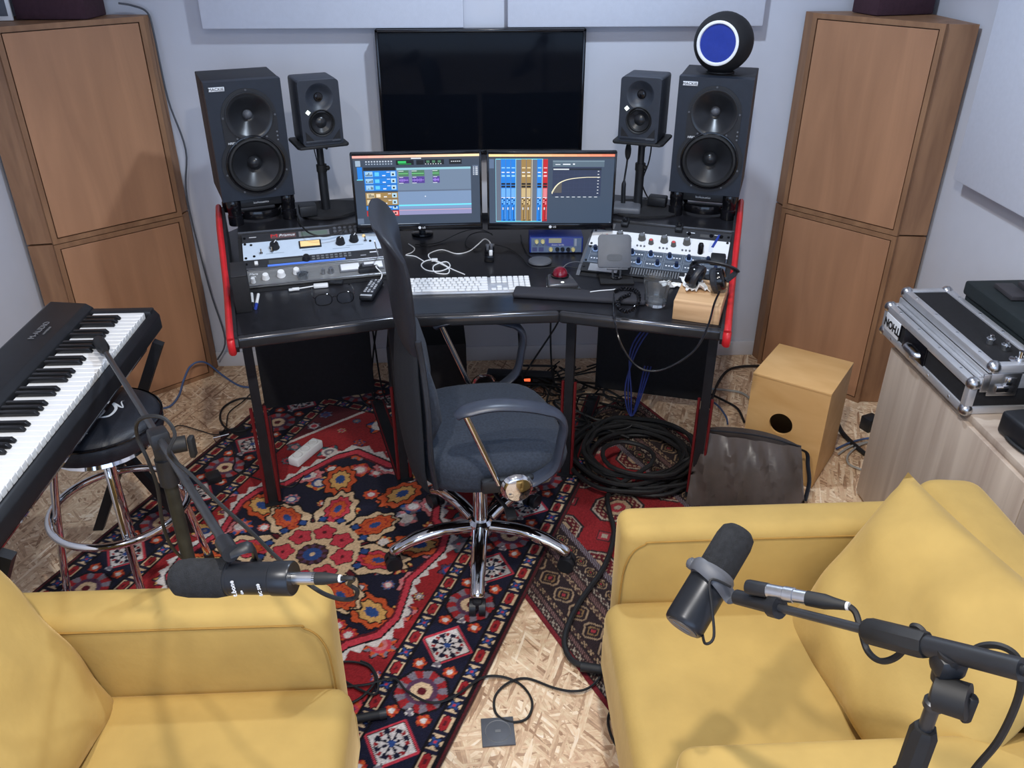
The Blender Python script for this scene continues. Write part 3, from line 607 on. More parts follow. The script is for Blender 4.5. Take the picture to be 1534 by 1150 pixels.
# ---------------------------------------------------------------- big studio speakers on isolation stands
KS = .9644
def big_speaker(loc, rz, label):
    w_, h_, d_ = .257, .411, .27
    o = empty('studio_speaker', label, 'speaker', loc, rz, 'big two-way studio speakers', s=KS)
    M().box((0, .045+(d_-.045)/2, h_/2), (w_, d_-.045, h_), bev=.003).done('cabinet', spk_m, o)
    H1, H2 = (.006, .292, .079), (.006, .124, .100)
    M().plate([(-w_/2, 0), (w_/2, 0), (w_/2, h_), (-w_/2, h_)], [H1, H2], .046).done('baffle', spk_front, o, sm=30)
    # keyhole trim plate around both drivers
    pl = [(-.088, .372)] + [(H1[0]+.098*math.cos(t), H1[1]+.096*math.sin(t)) for t in np.linspace(R(150), R(30), 9)][0:]
    out = [(H1[0]+.094*math.cos(t), H1[1]+.094*math.sin(t)) for t in np.linspace(R(0), R(180), 17)] + [(-.088, .21)] + [(H2[0]+.118*math.cos(t), H2[1]+.113*math.sin(t)) for t in np.linspace(R(140), R(400), 25)] + [(.100, .21)]
    M().plate(out, [H1, H2], .003).done('trim_plate', blk, o, mtx=tr((0, -.0035, 0)), sm=30)
    f1 = tr((H1[0], -.004, H1[1])) @ FRONT; f2 = tr((H2[0], -.004, H2[1])) @ FRONT
    k = M().lathe([(.0825, 0), (.082, .004), (.0775, .0045), (.066, -.003), (.046, -.018), (.026, -.034), (.018, -.040), (0, -.040)], 40, f1).done('tweeter_horn', cone_m, o)
    M().lathe([(0, -.022), (.008, -.024), (.014, -.030), (.017, -.039)], 20, f1).done('tweeter_dome', steel if 0 else grey_pl, k)
    k = M().lathe([(.104, 0), (.103, .004), (.099, .0045), (.0965, .001)], 44, f2).done('woofer_ring', blk_gloss, o)
    M().lathe([(.0965, .002), (.093, .008), (.087, .009), (.082, .003), (.080, -.002)], 44, f2).done('woofer_surround', blk_rubber, k)
    M().lathe([(.080, -.002), (.06, -.014), (.04, -.028), (.028, -.036), (.02, -.040), (0, -.040)], 44, f2).done('woofer_cone', cone_m, k)
    M().lathe([(0, -.014), (.012, -.0165), (.021, -.024), (.026, -.035)], 24, f2).done('dust_cap', cone_m, k)
    for cx, cz, r, a0 in (*((H1[0], H1[1], .0885, t) for t in (90, 180, 0)), *((H2[0], H2[1], .108, t) for t in (62, 118, -15, 195, 240, 300))):
        M().cyl((cx+r*math.cos(R(a0)), -.006, cz+r*math.sin(R(a0))), (cx+r*math.cos(R(a0)), -.002, cz+r*math.sin(R(a0))), .0035, n=8).done('screw', grey_pl, o)
    M().box((-.088, -.001, .388), (.052, .003, .014), bev=.001).done('badge', print_white, o); text('MACKIE.', .013, print_black, o, tr((-.088, -.003, .388)) @ FRONT, sx=1.1)
    text('HR824', .011, print_white, o, tr((-.064, -.005, .205)) @ FRONT, shear=.2)
    for i in range(3): M().cyl((.094, -.006, .205+.014*i), (.094, -.002, .205+.014*i), .003, n=8).done('indicator', print_grey, o)
    return o
SL = big_speaker((-0.753, 2.940, 0.952), .369, 'big black two-way speaker at the left end of the desk')
SRt = big_speaker((0.824, 2.917, 0.952), -.351, 'big black two-way speaker at the right end of the desk, under the round blue speaker')
def iso_stand(loc, rz, label):
    o = empty('isolation_stand', label, 'stand', loc, rz, 'tubular speaker isolation stands', s=KS)
    for sx in (-.098, .098):
        for y in (.035, .215):
            M().lathe([(0, .0), (.026, .0), (.027, .004), (.027, .036), (.0245, .038), (.0245, .060), (.026, .062), (.026, .092), (.022, .098), (0, .099)], 24, tr((sx, y, 0))).done('pillar', blk_gloss, o)
    for z in (.075,): M().box((0, .035, z), (.15, .014, .028), bev=.003).box((0, .215, z), (.15, .014, .028), bev=.003).box((-.098, .125, z), (.014, .13, .028), bev=.003).box((.098, .125, z), (.014, .13, .028), bev=.003).done('upper_frame', blk, o)
    pts = [(.078*math.cos(t), .085-.062*math.sin(t), .020) for t in np.linspace(math.pi, 0, 15)]
    M().tube([(x, .14-(y-.02), z) if 0 else (x, .02+(.085-y)*-1+.085, z) for x, y, z in pts], [(.004, .016)]*15, 10, flat=(1, 0, 0)).done('lower_frame', blk_gloss, o)
    M().box((0, .215, .02), (.15, .014, .03), bev=.003).done('lower_frame', blk, o)
    t = text('IsoAcoustics', .011, print_white, o, tr((0, .027, .076)) @ FRONT); return o
iso_stand((-0.748, 2.949, ZS+.0005), .369, 'black tubular isolation stand under the left big speaker')
iso_stand((0.824, 2.927, ZS+.0005), -.351, 'black tubular isolation stand under the right big speaker')
# round speaker with the blue face
eg = empty('round_speaker', 'round black speaker with a blue face and white ring, on the right big speaker', 'speaker', (0.863, 3.019, 1.351), R(-30), s=KS)
M().lathe([(0, -.098), (.04, -.094), (.075, -.075), (.097, -.04), (.1015, 0), (.098, .035), (.087, .062), (.075, .080), (.070, .082)], 40, tr((0, 0, .099), rx=R(86))).done('shell', blk_matte, eg)
fm = tr((0, 0, .099), rx=R(86))
M().lathe([(.073, .080), (.073, .085), (.069, .087), (.064, .086), (.062, .081)], 40, fm).done('white_ring', white_pl, eg, 'white ring'); M().lathe([(.064, .081), (.045, .082), (.02, .080), (0, .079)], 36, fm).done('blue_face', blue_disc, eg, 'blue face')
M().lathe([(.05, 0), (.05, .004), (.03, .012), (0, .012)], 20).done('foot', blk, eg)
# ---------------------------------------------------------------- small monitors on stands
def small_speaker(loc, rz, label):
    w_, h_, d_ = .147, .226, .165
    o = empty('nearfield_speaker', label, 'speaker', loc, rz, 'small grey nearfield speakers', s=KS)
    M().box((0, .022+(d_-.022)/2, h_/2), (w_, d_-.022, h_), bev=.010, seg=3).done('cabinet', kh_m, o)
    H1, H2 = (0, .166, .050), (0, .078, .0455)
    rc = []
    for cx, cz, a0 in ((w_/2-.012, h_-.012, 0), (-w_/2+.012, h_-.012, 90), (-w_/2+.012, .012, 180), (w_/2-.012, .012, 270)): rc += [(cx+.012*math.cos(R(a0+t)), cz+.012*math.sin(R(a0+t))) for t in (0, 30, 60, 90)]
    M().plate(rc, [H1, H2], .028).done('baffle', kh_m, o, sm=30)
    k = M().lathe([(.0515, 0), (.047, -.001), (.038, -.009), (.025, -.016), (.0165, -.019), (0, -.019)], 36, tr((0, 0, H1[1])) @ FRONT).done('waveguide', kh_m, o)
    M().lathe([(.0165, -.018), (.014, -.014), (.010, -.014), (0, -.010)], 20, tr((0, 0, H1[1])) @ FRONT).done('tweeter_dome', blk_gloss, k)
    k = M().lathe([(.048, 0), (.046, .003), (.043, .001), (.041, -.003), (.038, .001), (.034, -.004)], 36, tr((0, 0, H2[1])) @ FRONT).done('woofer_surround', blk_rubber, o)
    M().lathe([(.034, -.004), (.02, -.012), (.015, -.008), (0, -.004)], 30, tr((0, 0, H2[1])) @ FRONT).done('woofer_cone', cone_m, k)
    for s in (-1, 1): M().prism([(s*.062, .014), (s*.030, .014), (s*.062, .052)], 0, .002, FRONT).done('bass_port', blk_matte, o, sm=0)
    M().box((0, -.001, .014), (.13, .004, .010), bev=.002).done('port_lip', kh_m, o)
    M().box((-.046, -.001, .118), (.013, .003, .013), Euler((0, R(45), 0)).to_matrix()).done('lit_logo', led_white, o, 'lit white diamond')
    text('NEUMANN', .006, print_grey, o, tr((.045, -.0042, .014)) @ FRONT)
    return o
small_speaker((-0.519, 3.014, 1.118), .388, 'small dark grey nearfield speaker on a desk stand, left of the television')
small_speaker((0.582, 2.975, 1.124), -.42, 'small dark grey nearfield speaker on a desk stand, right of the television')
def desk_stand(x, y, rz, zt, label):
    o = empty('speaker_stand', label, 'stand', (x, y, ZS+.0005), rz, 'black telescopic desk stands')
    zt -= ZS+.0005
    M().prism([(.125*math.cos(t)*(1+.08*math.cos(3*t)), .105*math.sin(t)*(1+.08*math.cos(3*t))) for t in np.linspace(0, 2*math.pi, 30, endpoint=False)], 0, .010, tr((.02, 0, 0)), bev=.003).done('base', blk_matte, o)
    M().cyl((0, 0, .008), (0, 0, .155), .0165, n=18).done('lower_tube', blk, o)
    M().cyl((0, 0, .15), (0, 0, .175), .019, n=18).ell((.02, -.008, .162), .009, 10).done('clamp', blk_rubber, o)
    M().cyl((0, 0, .17), (0, 0, zt-.008), .0125, n=18).done('upper_tube', blk, o)
    M().box((0, 0, zt-.018), (.06, .045, .014), bev=.003).cyl((.018, -.035, zt-.022), (.018, .01, zt-.022), .005, n=8).done('bracket', blk, o)
    M().prism([(-.083, -.085), (.083, -.085), (.092, -.07), (.092, .08), (.083, .092), (-.083, .092), (-.092, .08), (-.092, -.07)], zt-.010, zt, bev=.003).done('plate', blk_rubber, o)
    return o
desk_stand(-0.550, 3.086, .388, 1.1178, 'black telescopic stand under the left nearfield speaker')
desk_stand(0.615, 3.049, -.42, 1.1236, 'black telescopic stand under the right nearfield speaker')
cable('thin black cable hanging behind the left nearfield speaker stand', [(-.600, 3.27, 1.10), (-.60, 3.25, 1.05), (-.583, 3.226, .97), (-.575, 3.222, .90), (-.60, 3.28, .832)], .0022, blk_rubber)
cable('thin black cable hanging behind the right nearfield speaker stand', [(.668, 3.23, 1.10), (.685, 3.22, 1.06), (.675, 3.19, 1.0), (.655, 3.185, .92), (.70, 3.25, .832)], .0028, blk_rubber)
ps = empty('power_adapter', 'black power adapter lying on the left shelf beside the speaker stand', 'adapter', (*G(462, 322, ZS+.012).xy, ZS+.012), .3)
M().box((0, 0, .02), (.062, .05, .038), bev=.004).done('case', blk, ps)
cable('black adapter cable drooping over the left shelf edge to the effects unit', [G(440, 312, ZS+.02), G(446, 325, ZS+.01), G(452, 338, ZS+.008), G(466, 348, ZS+.004)+V(0, -.012, 0), G(490, 352, ZS-.008)+V(0, -.012, 0), G(520, 343, ZS+.008)], .0028, blk_rubber)
tag(M().box((*G(985, 300, ZS+.029).xy, ZS+.029), (.07, .05, .035), Euler((0, 0, -.4)).to_matrix(), bev=.006).done('power_adapter', blk), 'black power adapter behind the right nearfield stand', 'adapter')
gm = empty('gooseneck_microphone', 'black gooseneck talkback microphone on a wedge base, right of the monitors', 'microphone', (*G(938, 318, ZS+.0005).xy, ZS+.0005), -.25)
M().prism([(-.055, -.045), (.055, -.045), (.05, .05), (-.05, .05)], .001, .030, bev=.010, seg=3).done('base', grey_pl, gm)
M().tube(spline([(-.015, .02, .026), (-.017, .022, .10), (-.012, .03, .165), (-.010, .032, .20)], 5), [.0085]*6+[.0035]*10, 10).done('neck', blk, gm); M().ell((-.010, .032, .218), (.0115, .0115, .032), 14).done('windscreen', foam_m, gm)
# ---------------------------------------------------------------- monitors
def monitor(loc, rz, label, rl, extra):
    w_, h_ = .480, .298; o = empty('computer_monitor', label, 'monitor', loc, rz, 'twin desktop monitors', s=.93); zf = (ZD-loc[2])/.93
    M().box((0, .012, h_/2), (w_, .020, h_), bev=.003).done('housing', blk, o)
    M().box((0, .0, .012), (w_, .006, .024), bev=.002).box((0, 0, h_-.005), (w_, .006, .010), bev=.002).box((-w_/2+.004, 0, h_/2), (.008, .006, h_), bev=.002).box((w_/2-.004, 0, h_/2), (.008, .006, h_), bev=.002).done('bezel', blk_gloss, o)
    d = rects('display', [(x0*.464, y0*.262, x1*.464, y1*.262, c) for x0, y0, x1, y1, c in rl], screen_m, o, tr((-.232, .0008, .026)) @ FRONT, dz=.0003)
    k = M().cyl((0, -.0035, .012), (0, -.0025, .012), .0055, n=16).done('logo', print_white, o); text('LG', .010, print_white, o, tr((.016, -.0035, .012)) @ FRONT)
    s = M().cyl((0, .27, zf+.01), (0, .27, .16), .014, n=14).box((0, .15, .15), (.03, .25, .03), bev=.004).box((0, .03, .15), (.08, .03, .08), bev=.004).done('stand_neck', blk, o)
    M().prism([(.045*math.cos(t), .27+.04*math.sin(t)) for t in np.linspace(0, 2*math.pi, 28, endpoint=False)], zf+.0005, zf+.011, bev=.002).done('stand_foot', blk_gloss, o)
    return o, d
rs = random.Random(11)
bg = lin(58, 70, 88); mid = lin(92, 106, 128); lt = lin(118, 142, 176); blu = lin(30, 122, 214); gld = lin(150, 122, 74); rdd = lin(184, 36, 44); cy = lin(110, 220, 240); gn = lin(74, 118, 92); pu = lin(80, 62, 142); wh = lin(220, 226, 235); dk_ = lin(20, 26, 34)
grad = lambda a, b, n: [((i/n), .965, (i+1)/n, 1, tuple(a[j]*(1-i/n)+b[j]*i/n for j in range(3))) for i in range(n)]
r = [(0, 0, 1, 1, bg)] + grad(lin(240, 170, 160), lin(255, 232, 180), 8) + [(0, .935, 1, .965, lin(70, 74, 84)), (.46, .943, .54, .958, wh)]
r += [(.34, .86, .48, .93, dk_), (.355, .885, .42, .915, lin(50, 190, 100)), (.36, .868, .46, .878, lin(40, 150, 80)), (.50, .86, .56, .925, dk_), (.565, .86, .72, .93, dk_)] + [(.58+.045*i, .885, .605+.045*i, .918, gn) for i in range(3)] + [(.76, .86, .86, .93, dk_)]
r += [(.03, .66, .07, .84, blu), (.02, .85, .06, .93, lin(150, 170, 190)), (.022, .655, .07, .665, cy)]
r += [(.08, .79, .33, .835, dk_), (.34, .79, .93, .82, lin(140, 190, 205)), (.34, .17, .93, .79, lt)]
r += [(.34, .48, .93, .50, mid), (.34, .50, .93, .79, lin(108, 126, 150)), (.34, .27, .93, .29, cy), (.34, .235, .93, .27, lin(120, 150, 190)), (.34, .205, .93, .212, lin(230, 160, 180)), (.34, .14, .93, .20, lin(140, 140, 180))]
for y0, y1, c in ((.69, .785, blu), (.595, .685, blu), (.50, .59, blu), (.385, .475, gld), (.29, .38, gld), (.22, .28, blu), (.13, .21, rdd)):
    r += [(.08, y0, .34, y1, c), (.09, y0+.012, .15, y1-.01, lin(150, 190, 220) if c == blu else lin(206, 192, 160) if c == gld else lin(230, 140, 150)), (.165, y0+.02, .20, y1-.02, lin(90, 190, 230) if c == blu else lin(226, 210, 180) if c == gld else rdd), (.225, y0+.02, .25, y0+.035, wh), (.26, y1-.025, .285, y1-.015, wh), (.292, y0+.015, .33, y1-.012, lin(170, 205, 225) if c != rdd else lin(240, 160, 160)), (.303, y0+.03, .318, y0+.055, dk_)]
    for i in range(5): r.append((.095+.011*i, y0+.02, .101+.011*i, y0+.02+.05*rs.random(), dk_))
for x0, x1 in ((.355, .435), (.46, .56), (.625, .68)):
    r += [(x0, .70, x1, .785, gn), (x0, .60, x1, .695, pu), (x0, .735, x1-.005, .742, lin(120, 220, 130)), (x0, .642, x1-.005, .648, lin(170, 140, 230)), (x0, .77, x0+.04, .777, wh), (x0, .60, x0+.035, .607, wh), (x0+.004, .683, x0+.035, .69, wh)]
    for i in range(8): q = rs.uniform(.005, .025); xx = x0+.004+(x1-x0-.01)*i/8; r.append((xx, .645-q, xx+.004, .645+q, lin(150, 120, 220)))
r += [(.945, .70, .99, .84, mid)] + [(.95, .70+.014*i, .958, .706+.014*i, wh) for i in range(9)] + [(.968, .70+.014*i, .986, .706+.014*i, wh) for i in range(9)] + [(.10+.022*i, .905, .112+.022*i, .925, lin(180, 190, 205)) for i in range(10)] + [(.10+.022*i, .872, .112+.022*i, .888, lin(150, 165, 185)) for i in range(10)] + [(.57+.02*i, .865, .578+.02*i, .875, wh) for i in range(7)] + [(.775+.016*i, .895, .785+.016*i, .905, wh) for i in range(5)]
r += [(.0, .02, .05, .10, mid), (.02, .005, .5, .012, lin(150, 160, 175)), (.555, .40, .563, .415, wh)]
monitor((-.192, 2.887, .844), .032, 'left monitor showing an audio editing timeline with blue and purple tracks', r, 0)
r = [(0, 0, 1, 1, lin(62, 76, 96))] + grad(lin(255, 222, 160), lin(240, 120, 100), 10) + [(0, .935, 1, .965, lin(62, 66, 76))]
r += [(.055, .03, .47, .935, lin(96, 106, 124)), (.055, .925, .43, .935, cy), (.055, .02, .43, .032, cy), (.052, .02, .056, .93, lin(130, 190, 210)), (.213, .03, .217, .93, lin(150, 210, 220)), (.343, .03, .347, .93, lin(220, 206, 170)), (.425, .03, .429, .93, lin(150, 210, 220)), (.47, .0, 1, .93, lin(60, 74, 94)), (.003, .80, .04, .93, lin(90, 110, 140))]
for x0, c, hi in ((.095, blu, lin(140, 200, 240)), (.135, blu, lin(140, 200, 240)), (.175, blu, lin(140, 200, 240)), (.258, gld, lin(226, 206, 160)), (.300, gld, lin(226, 206, 160)), (.385, blu, lin(140, 200, 240)), (.432, rdd, lin(240, 170, 180))):
    x1 = x0+.038; r += [(x0, .03, x1, .93, c), (x0+.006, .80, x1-.005, .815, hi), (x0+.006, .735, x1-.008, .75, wh), (x0+.006, .68, x1-.006, .705, hi), (x0+.003, .565, x1-.003, .59, dk_), (x0+.003, .525, x1-.003, .552, dk_), (x0+.003, .39, x1-.003, .515, tuple(.5*a+.5*b for a, b in zip(c, hi))), (x0+.003, .375, x1-.003, .385, wh)]
    for i in range(4):
        for j in range(2): r.append((x0+.006+.016*j, .28+.026*i, x0+.015+.016*j, .295+.026*i, hi if (i+j) % 3 else dk_))
    r += [(x0+.021, .06, x0+.025, .26, dk_), (x0+.012, .20, x0+.020, .235, wh), (x0+.014, .04, x1-.004, .05, dk_)]
    for i in range(9): r.append((x0+.029, .07+.02*i, x0+.034, .076+.02*i, hi))
r += [(.51, .40, .90, .90, lin(48, 58, 84)), (.51, .895, .92, .91, lin(120, 140, 155)), (.51, .82, .92, .895, lin(86, 104, 120)), (.51, .775, .90, .80, lin(30, 38, 52)), (.515, .78, .64, .795, wh), (.53, .85, .57, .86, wh), (.59, .85, .65, .865, wh), (.67, .85, .685, .87, wh)]
for i in range(1, 9): r.append((.51+.043*i, .41, .511+.043*i, .77, lin(58, 70, 98)))
for i in range(1, 6): r.append((.51, .41+.06*i, .89, .412+.06*i, lin(58, 70, 98)))
cv = lambda x: .44+.215*(1-math.exp(-(x-.505)*20)) + (.02 if x > .78 else .02*max(0, (x-.6)/.18))
for i in range(60):
    x = .505+.385*i/60; y = cv(x); y2 = cv(x+.385/60); r.append((x, min(y, y2)-.004, x+.0075, max(y, y2)+.004, lin(240, 232, 200)))
for i in range(20): x = .505+.004*i; r.insert(len(r)-60, (x, .45, x+.004, max(.45, cv(x)), lin(86, 84, 84)))
r += [(.535+.045*i, .385, .56+.045*i, .393, wh) for i in range(8)] + [(.87, .44+.045*i, .882, .449+.045*i, wh) for i in range(8)] + [(.985, .01, .995, .012, wh)]
monitor((.272, 2.874, .844), -.045, 'right monitor showing a mixer with coloured channel strips and an equaliser curve', r, 0)
# ---------------------------------------------------------------- things on the desk
Z = ZD+.0005
kb = empty('computer_keyboard', 'white full-size computer keyboard on the desk in front of the monitors', 'keyboard', (-.031, 2.605, Z), R(0.8))
M().box((0, 0, .005), (.43, .114, .008), Euler((R(3), 0, 0)).to_matrix(), bev=.003).done('body', alu, kb)
M_ = M(); row_y = [-.043, -.024, -.005, .014, .033, .0475]
def key(x0, x1, y, hh=.0155): M_.box(((x0+x1)/2, y, .0115+y*.052), (x1-x0-.003, hh, .004), bev=.001, seg=1)
for ri, y in enumerate(row_y):
    hh = .0155 if ri < 5 else .010
    if ri == 0: xs = [0, .024, .043, .067, .186, .21, .229, .253, .286]
    elif ri == 5: xs = list(np.linspace(0, .286, 15))
    else: xs = [0] + list(np.linspace((.042, .033, .028, .019)[ri-1], (.042, .033, .028, .019)[ri-1]+.019*(11, 12, 12, 12)[ri-1], (12, 13, 13, 13)[ri-1])) + [.286]
    for a, b in zip(xs, xs[1:]):
        if b-a > .008: key(-.212+a, -.212+b, y, hh)
    if ri in (3, 4, 5):
        for i in range(3): key(.082+.019*i, .101+.019*i, y, hh)
    if ri == 0:
        for i in range(3): key(.082+.019*i, .101+.019*i, y, hh)
    if ri == 1: key(.101, .120, y)
    for i in range(4):
        if not (ri == 0 and i == 1): key((.139+.019*i) - (.019 if ri == 0 and i == 0 and 0 else 0), .158+.019*i + (.019 if ri == 0 and i == 0 else 0), y, hh)
M_.done('keys', white_pl, kb, stuff=True)
def circ(c, rx, ry, n=12, a=0, z=.002, t0=0, t1=2*math.pi): return [(c[0]+rx*math.cos(t)*math.cos(a)-ry*math.sin(t)*math.sin(a), c[1]+rx*math.cos(t)*math.sin(a)+ry*math.sin(t)*math.cos(a), c[2]+z) for t in np.linspace(t0, t1, n)]
q = [G(696, 411, Z+.004), G(675, 402, Z+.002)] + [G(*p, Z+.002) for p in ((655, 391), (640, 390), (631, 397), (640, 405), (660, 406), (674, 399), (668, 392), (650, 398), (652, 408), (670, 410), (672, 402), (658, 394), (645, 388), (643, 380), (662, 374), (684, 380), (703, 376), (716, 366), (726, 358), (734, 363), (735, 373))]
for i, (p, z_) in enumerate((((716, 366), .012), ((726, 358), .035), ((734, 363), .045), ((735, 373), .034))): q[-4+i] = G(*p, Z+z_)
cable('coiled white keyboard cable lying behind the white keyboard', q, .0022, white_pl, n=5)
cable('white cable running behind the chair back towards the coiled keyboard cable', [G(*p, Z+.002) for p in ((612, 365), (621, 372), (617, 378), (608, 382), (622, 384), (636, 392))], .002, white_pl)
tag(M().box((*G(651, 390, Z+.006).xy, Z+.008), (.022, .012, .010), bev=.002).done('usb_coupler', white_pl), 'small white plug joint lying in the coiled keyboard cable', 'plug')
hb = empty('usb_hub', 'tall black hub with white plugs standing under the monitors', 'hub', (*G(733, 391, Z).xy, Z), -.05)
M().box((0, .04, .012), (.034, .11, .022), bev=.003).box((0, .055, .026), (.034, .08, .012), bev=.002).done('case', blk_gloss, hb)
M().box((.006, 0, .030), (.012, .012, .022), bev=.002).done('white_plug', white_pl, hb, 'white plug'); M().box((-.006, .03, .04), (.010, .012, .02), bev=.002).box((.007, .035, .042), (.01, .012, .022), bev=.002).done('black_plugs', grey_pl, hb)
for lb, pts in (('black cable looping left from the hub under the left monitor', ((738, 352, .05), (728, 346, .05), (712, 343, .02), (690, 348, .012), (660, 362, .002), (640, 366, .002), (622, 366, .002))), ('black cable looping out of the hub between the monitors', ((737, 350, .05), (722, 347, .05), (704, 352, .01), (697, 364, .002), (703, 372, .002), (722, 373, .002))), ('thin black cable from the hub to the grey trackball', ((741, 366, .02), (762, 372, .002), (780, 384, .002), (790, 396, .002), (800, 401, .002), (820, 401, .002), (840, 399, .002), (870, 402, .002)))):
    cable(lb, [G(a, b, Z+.002+c_) for a, b, c_ in pts], .0018, blk_rubber)
# blue audio box
bb = empty('audio_interface', 'blue desktop audio box with yellow knobs and a small display, under the right monitor', 'audio unit', (*G(833, 379, Z).xy, Z), -.03)
M().box((0, .055, .031), (.196, .11, .060), bev=.003).done('case', blue_rim, bb)
M().box((0, -.001, .031), (.184, .004, .054)).done('front_panel', mat('grey_blue_faceplate', lin(104, 122, 152), .45), bb)
rects('panel_print', [(-.04, .022, .062, .052, lin(34, 56, 150)), (-.028, .034, .018, .052, lin(172, 168, 130)), (-.088, .002, -.070, .018, lin(24, 40, 110)), (-.064, .002, -.046, .018, lin(24, 40, 110))] + [(-.085+.011*i, .022, -.077+.011*i, .028, lin(70, 88, 116)) for i in range(5)] + [(.066, .022, .074, .050, lin(150, 160, 180))], print_m, bb, tr((0, -.0032, .006)) @ FRONT)
yk = mat('cream_knob', lin(226, 214, 150), .4)
for x, m_, zz in ((-.020, yk, .016), (.062, yk, .015), (.004, blk, .016), (.023, blk, .016), (.044, blk, .015), (-.072, yk, .046), (-.050, yk, .046)): M().lathe([(0, .010), (.006, .010), (.0075, .002), (.008, 0)], 14, tr((x, -.003, zz)) @ FRONT).done('knob' if m_ is yk else 'jack_socket', m_, bb)
text('Sonore Verifile', .0075, print_white, bb, tr((.005, -.0037, .033)) @ FRONT, shear=.2)
tag(M().lathe([(0, .013), (.030, .0125), (.040, .009), (.042, .004), (.038, .0)], 28, tr((*G(809, 393, Z).xy, Z))).done('wireless_puck', grey_pl), 'flat grey round-cornered puck in front of the blue audio box', 'puck')
cable('black cable from behind the blue audio box to the grey puck', [G(780, 352, Z+.01), G(783, 366, Z+.002), G(790, 380, Z+.002), G(798, 386, Z+.002)], .0022, blk_rubber)
tb = empty('trackball', 'grey trackball with a shiny dark red ball beside the keyboard', 'trackball', (*G(840, 425, Z).xy, Z), .06)
M().prism([(-.052, -.052), (.052, -.052), (.040, .048), (-.040, .048)], .0, .020, bev=.008, seg=3).done('body', mat('smoky_grey', (.05, .05, .056), .22), tb)
M().prism([(-.058, -.058), (.058, -.058), (.042, .052), (-.042, .052)], .001, .005).done('clear_base', glass_m, tb)
M().lathe([(.030, .018), (.031, .026), (.028, .027)], 24, tr((0, .018, 0))).done('socket_ring', blk_gloss, tb); M().ell((0, .018, .028), .026, 24).done('ball', mat('red_ball', (.16, .002, .012), .05, coat=1), tb, 'shiny dark red ball')
M().ell((0, -.035, .0195), (.006, .006, .003), 10).done('indicator', led_white, tb)
cable('thin grey cable arching from the trackball towards the white rack unit', [G(840, 405, Z+.012), G(850, 395, Z+.03), G(866, 392, Z+.03), G(878, 398, Z+.014), G(886, 405, Z+.003)], .0018, grey_pl)
wa, wb = G(770, 443, Z), G(968, 455, Z); dd = wb-wa
tag(M().box((wa+wb)/2+V(0, .012, .010), (dd.length, .070, .018), Euler((0, 0, math.atan2(dd.y, dd.x))).to_matrix(), bev=.008, seg=3).done('wrist_rest', mat('wrist_rest', (.025, .025, .032), .8, bump=.3, scale=200)), 'long dark padded wrist rest along the front of the desk', 'wrist rest')
ph = empty('tablet_stand', 'grey tilting device stand with a flat plate, in front of the white rack unit', 'stand', (*G(923, 420, Z).xy, Z), -.06)
M().box((0, 0, .005), (.115, .085, .009), bev=.004).done('base', blk_matte, ph); M().lathe([(.020, .009), (.020, .013), (.010, .016), (0, .016)], 20).done('swivel', blk_gloss, ph)
for s in (-.013, .013): M().box((s, .004, .035), (.006, .010, .055), bev=.002).done('strut', steel, ph)
M().cyl((-.02, .004, .061), (.02, .004, .061), .005, n=10).done('hinge', steel, ph)
pm = tr((-.010, .018, .098), rx=R(-28))
M().prism([(x*.056+(.012 if 0 else 0), y*.056) for x, y in [(.8, -1), (.9, -1), (1, -.9), (1, .78), (.93, .93), (.78, 1), (-.78, 1), (-.93, .93), (-1, .78), (-1, -.9), (-.9, -1)]], 0, .006, pm @ FRONT, bev=.0015).done('plate', grey_pl, ph)
M().prism([(.026*math.copysign(abs(math.cos(t))**.5, math.cos(t)), .011*math.copysign(abs(math.sin(t))**.6, math.sin(t))-.022) for t in np.linspace(0, 2*math.pi, 24, endpoint=False)], .0062, .0072, pm @ FRONT).done('inset_pad', mat('grey_inset', (.07, .075, .085), .6), ph)
M().box((0, -.012, .046), (.07, .012, .005), Euler((R(-28), 0, 0)).to_matrix(), bev=.001).done('lip', grey_pl, ph)
# tumbler
gl = empty('drinking_glass', 'clear faceted drinking glass at the front of the right desk wing', 'glass', (*G(982, 456, Z).xy, Z))
M().lathe([(0, .001), (.031, .0), (.033, .004), (.037, .040), (.045, .092), (.0425, .0925), (.034, .045), (.030, .018), (0, .016)], 12).done('tumbler', glass_m, gl, sm=20)
# coiled headphone lead
hx = []
cen = [G(*p, Z+.027) for p in ((922, 436), (930, 433), (945, 433), (955, 438), (957, 450), (950, 462), (938, 466), (928, 461), (925, 453), (931, 446), (943, 441))]
sp_ = spline(cen, 14)
for i, p in enumerate(sp_): t = i*1.45; hx.append(p+V(0, math.cos(t)*.0, math.sin(t)*.006)+V(math.cos(t)*.006, math.cos(t)*.004, 0))
cable('black coiled headphone lead looped on the wrist rest beside the glass', hx, .0024, blk_gloss, n=2)
cable('thin white cable lying along the wrist rest', [G(884, 437, Z+.0215), G(900, 435, Z+.0215), G(915, 434, Z+.0215), G(922, 433, Z+.0215)], .0016, white_pl)
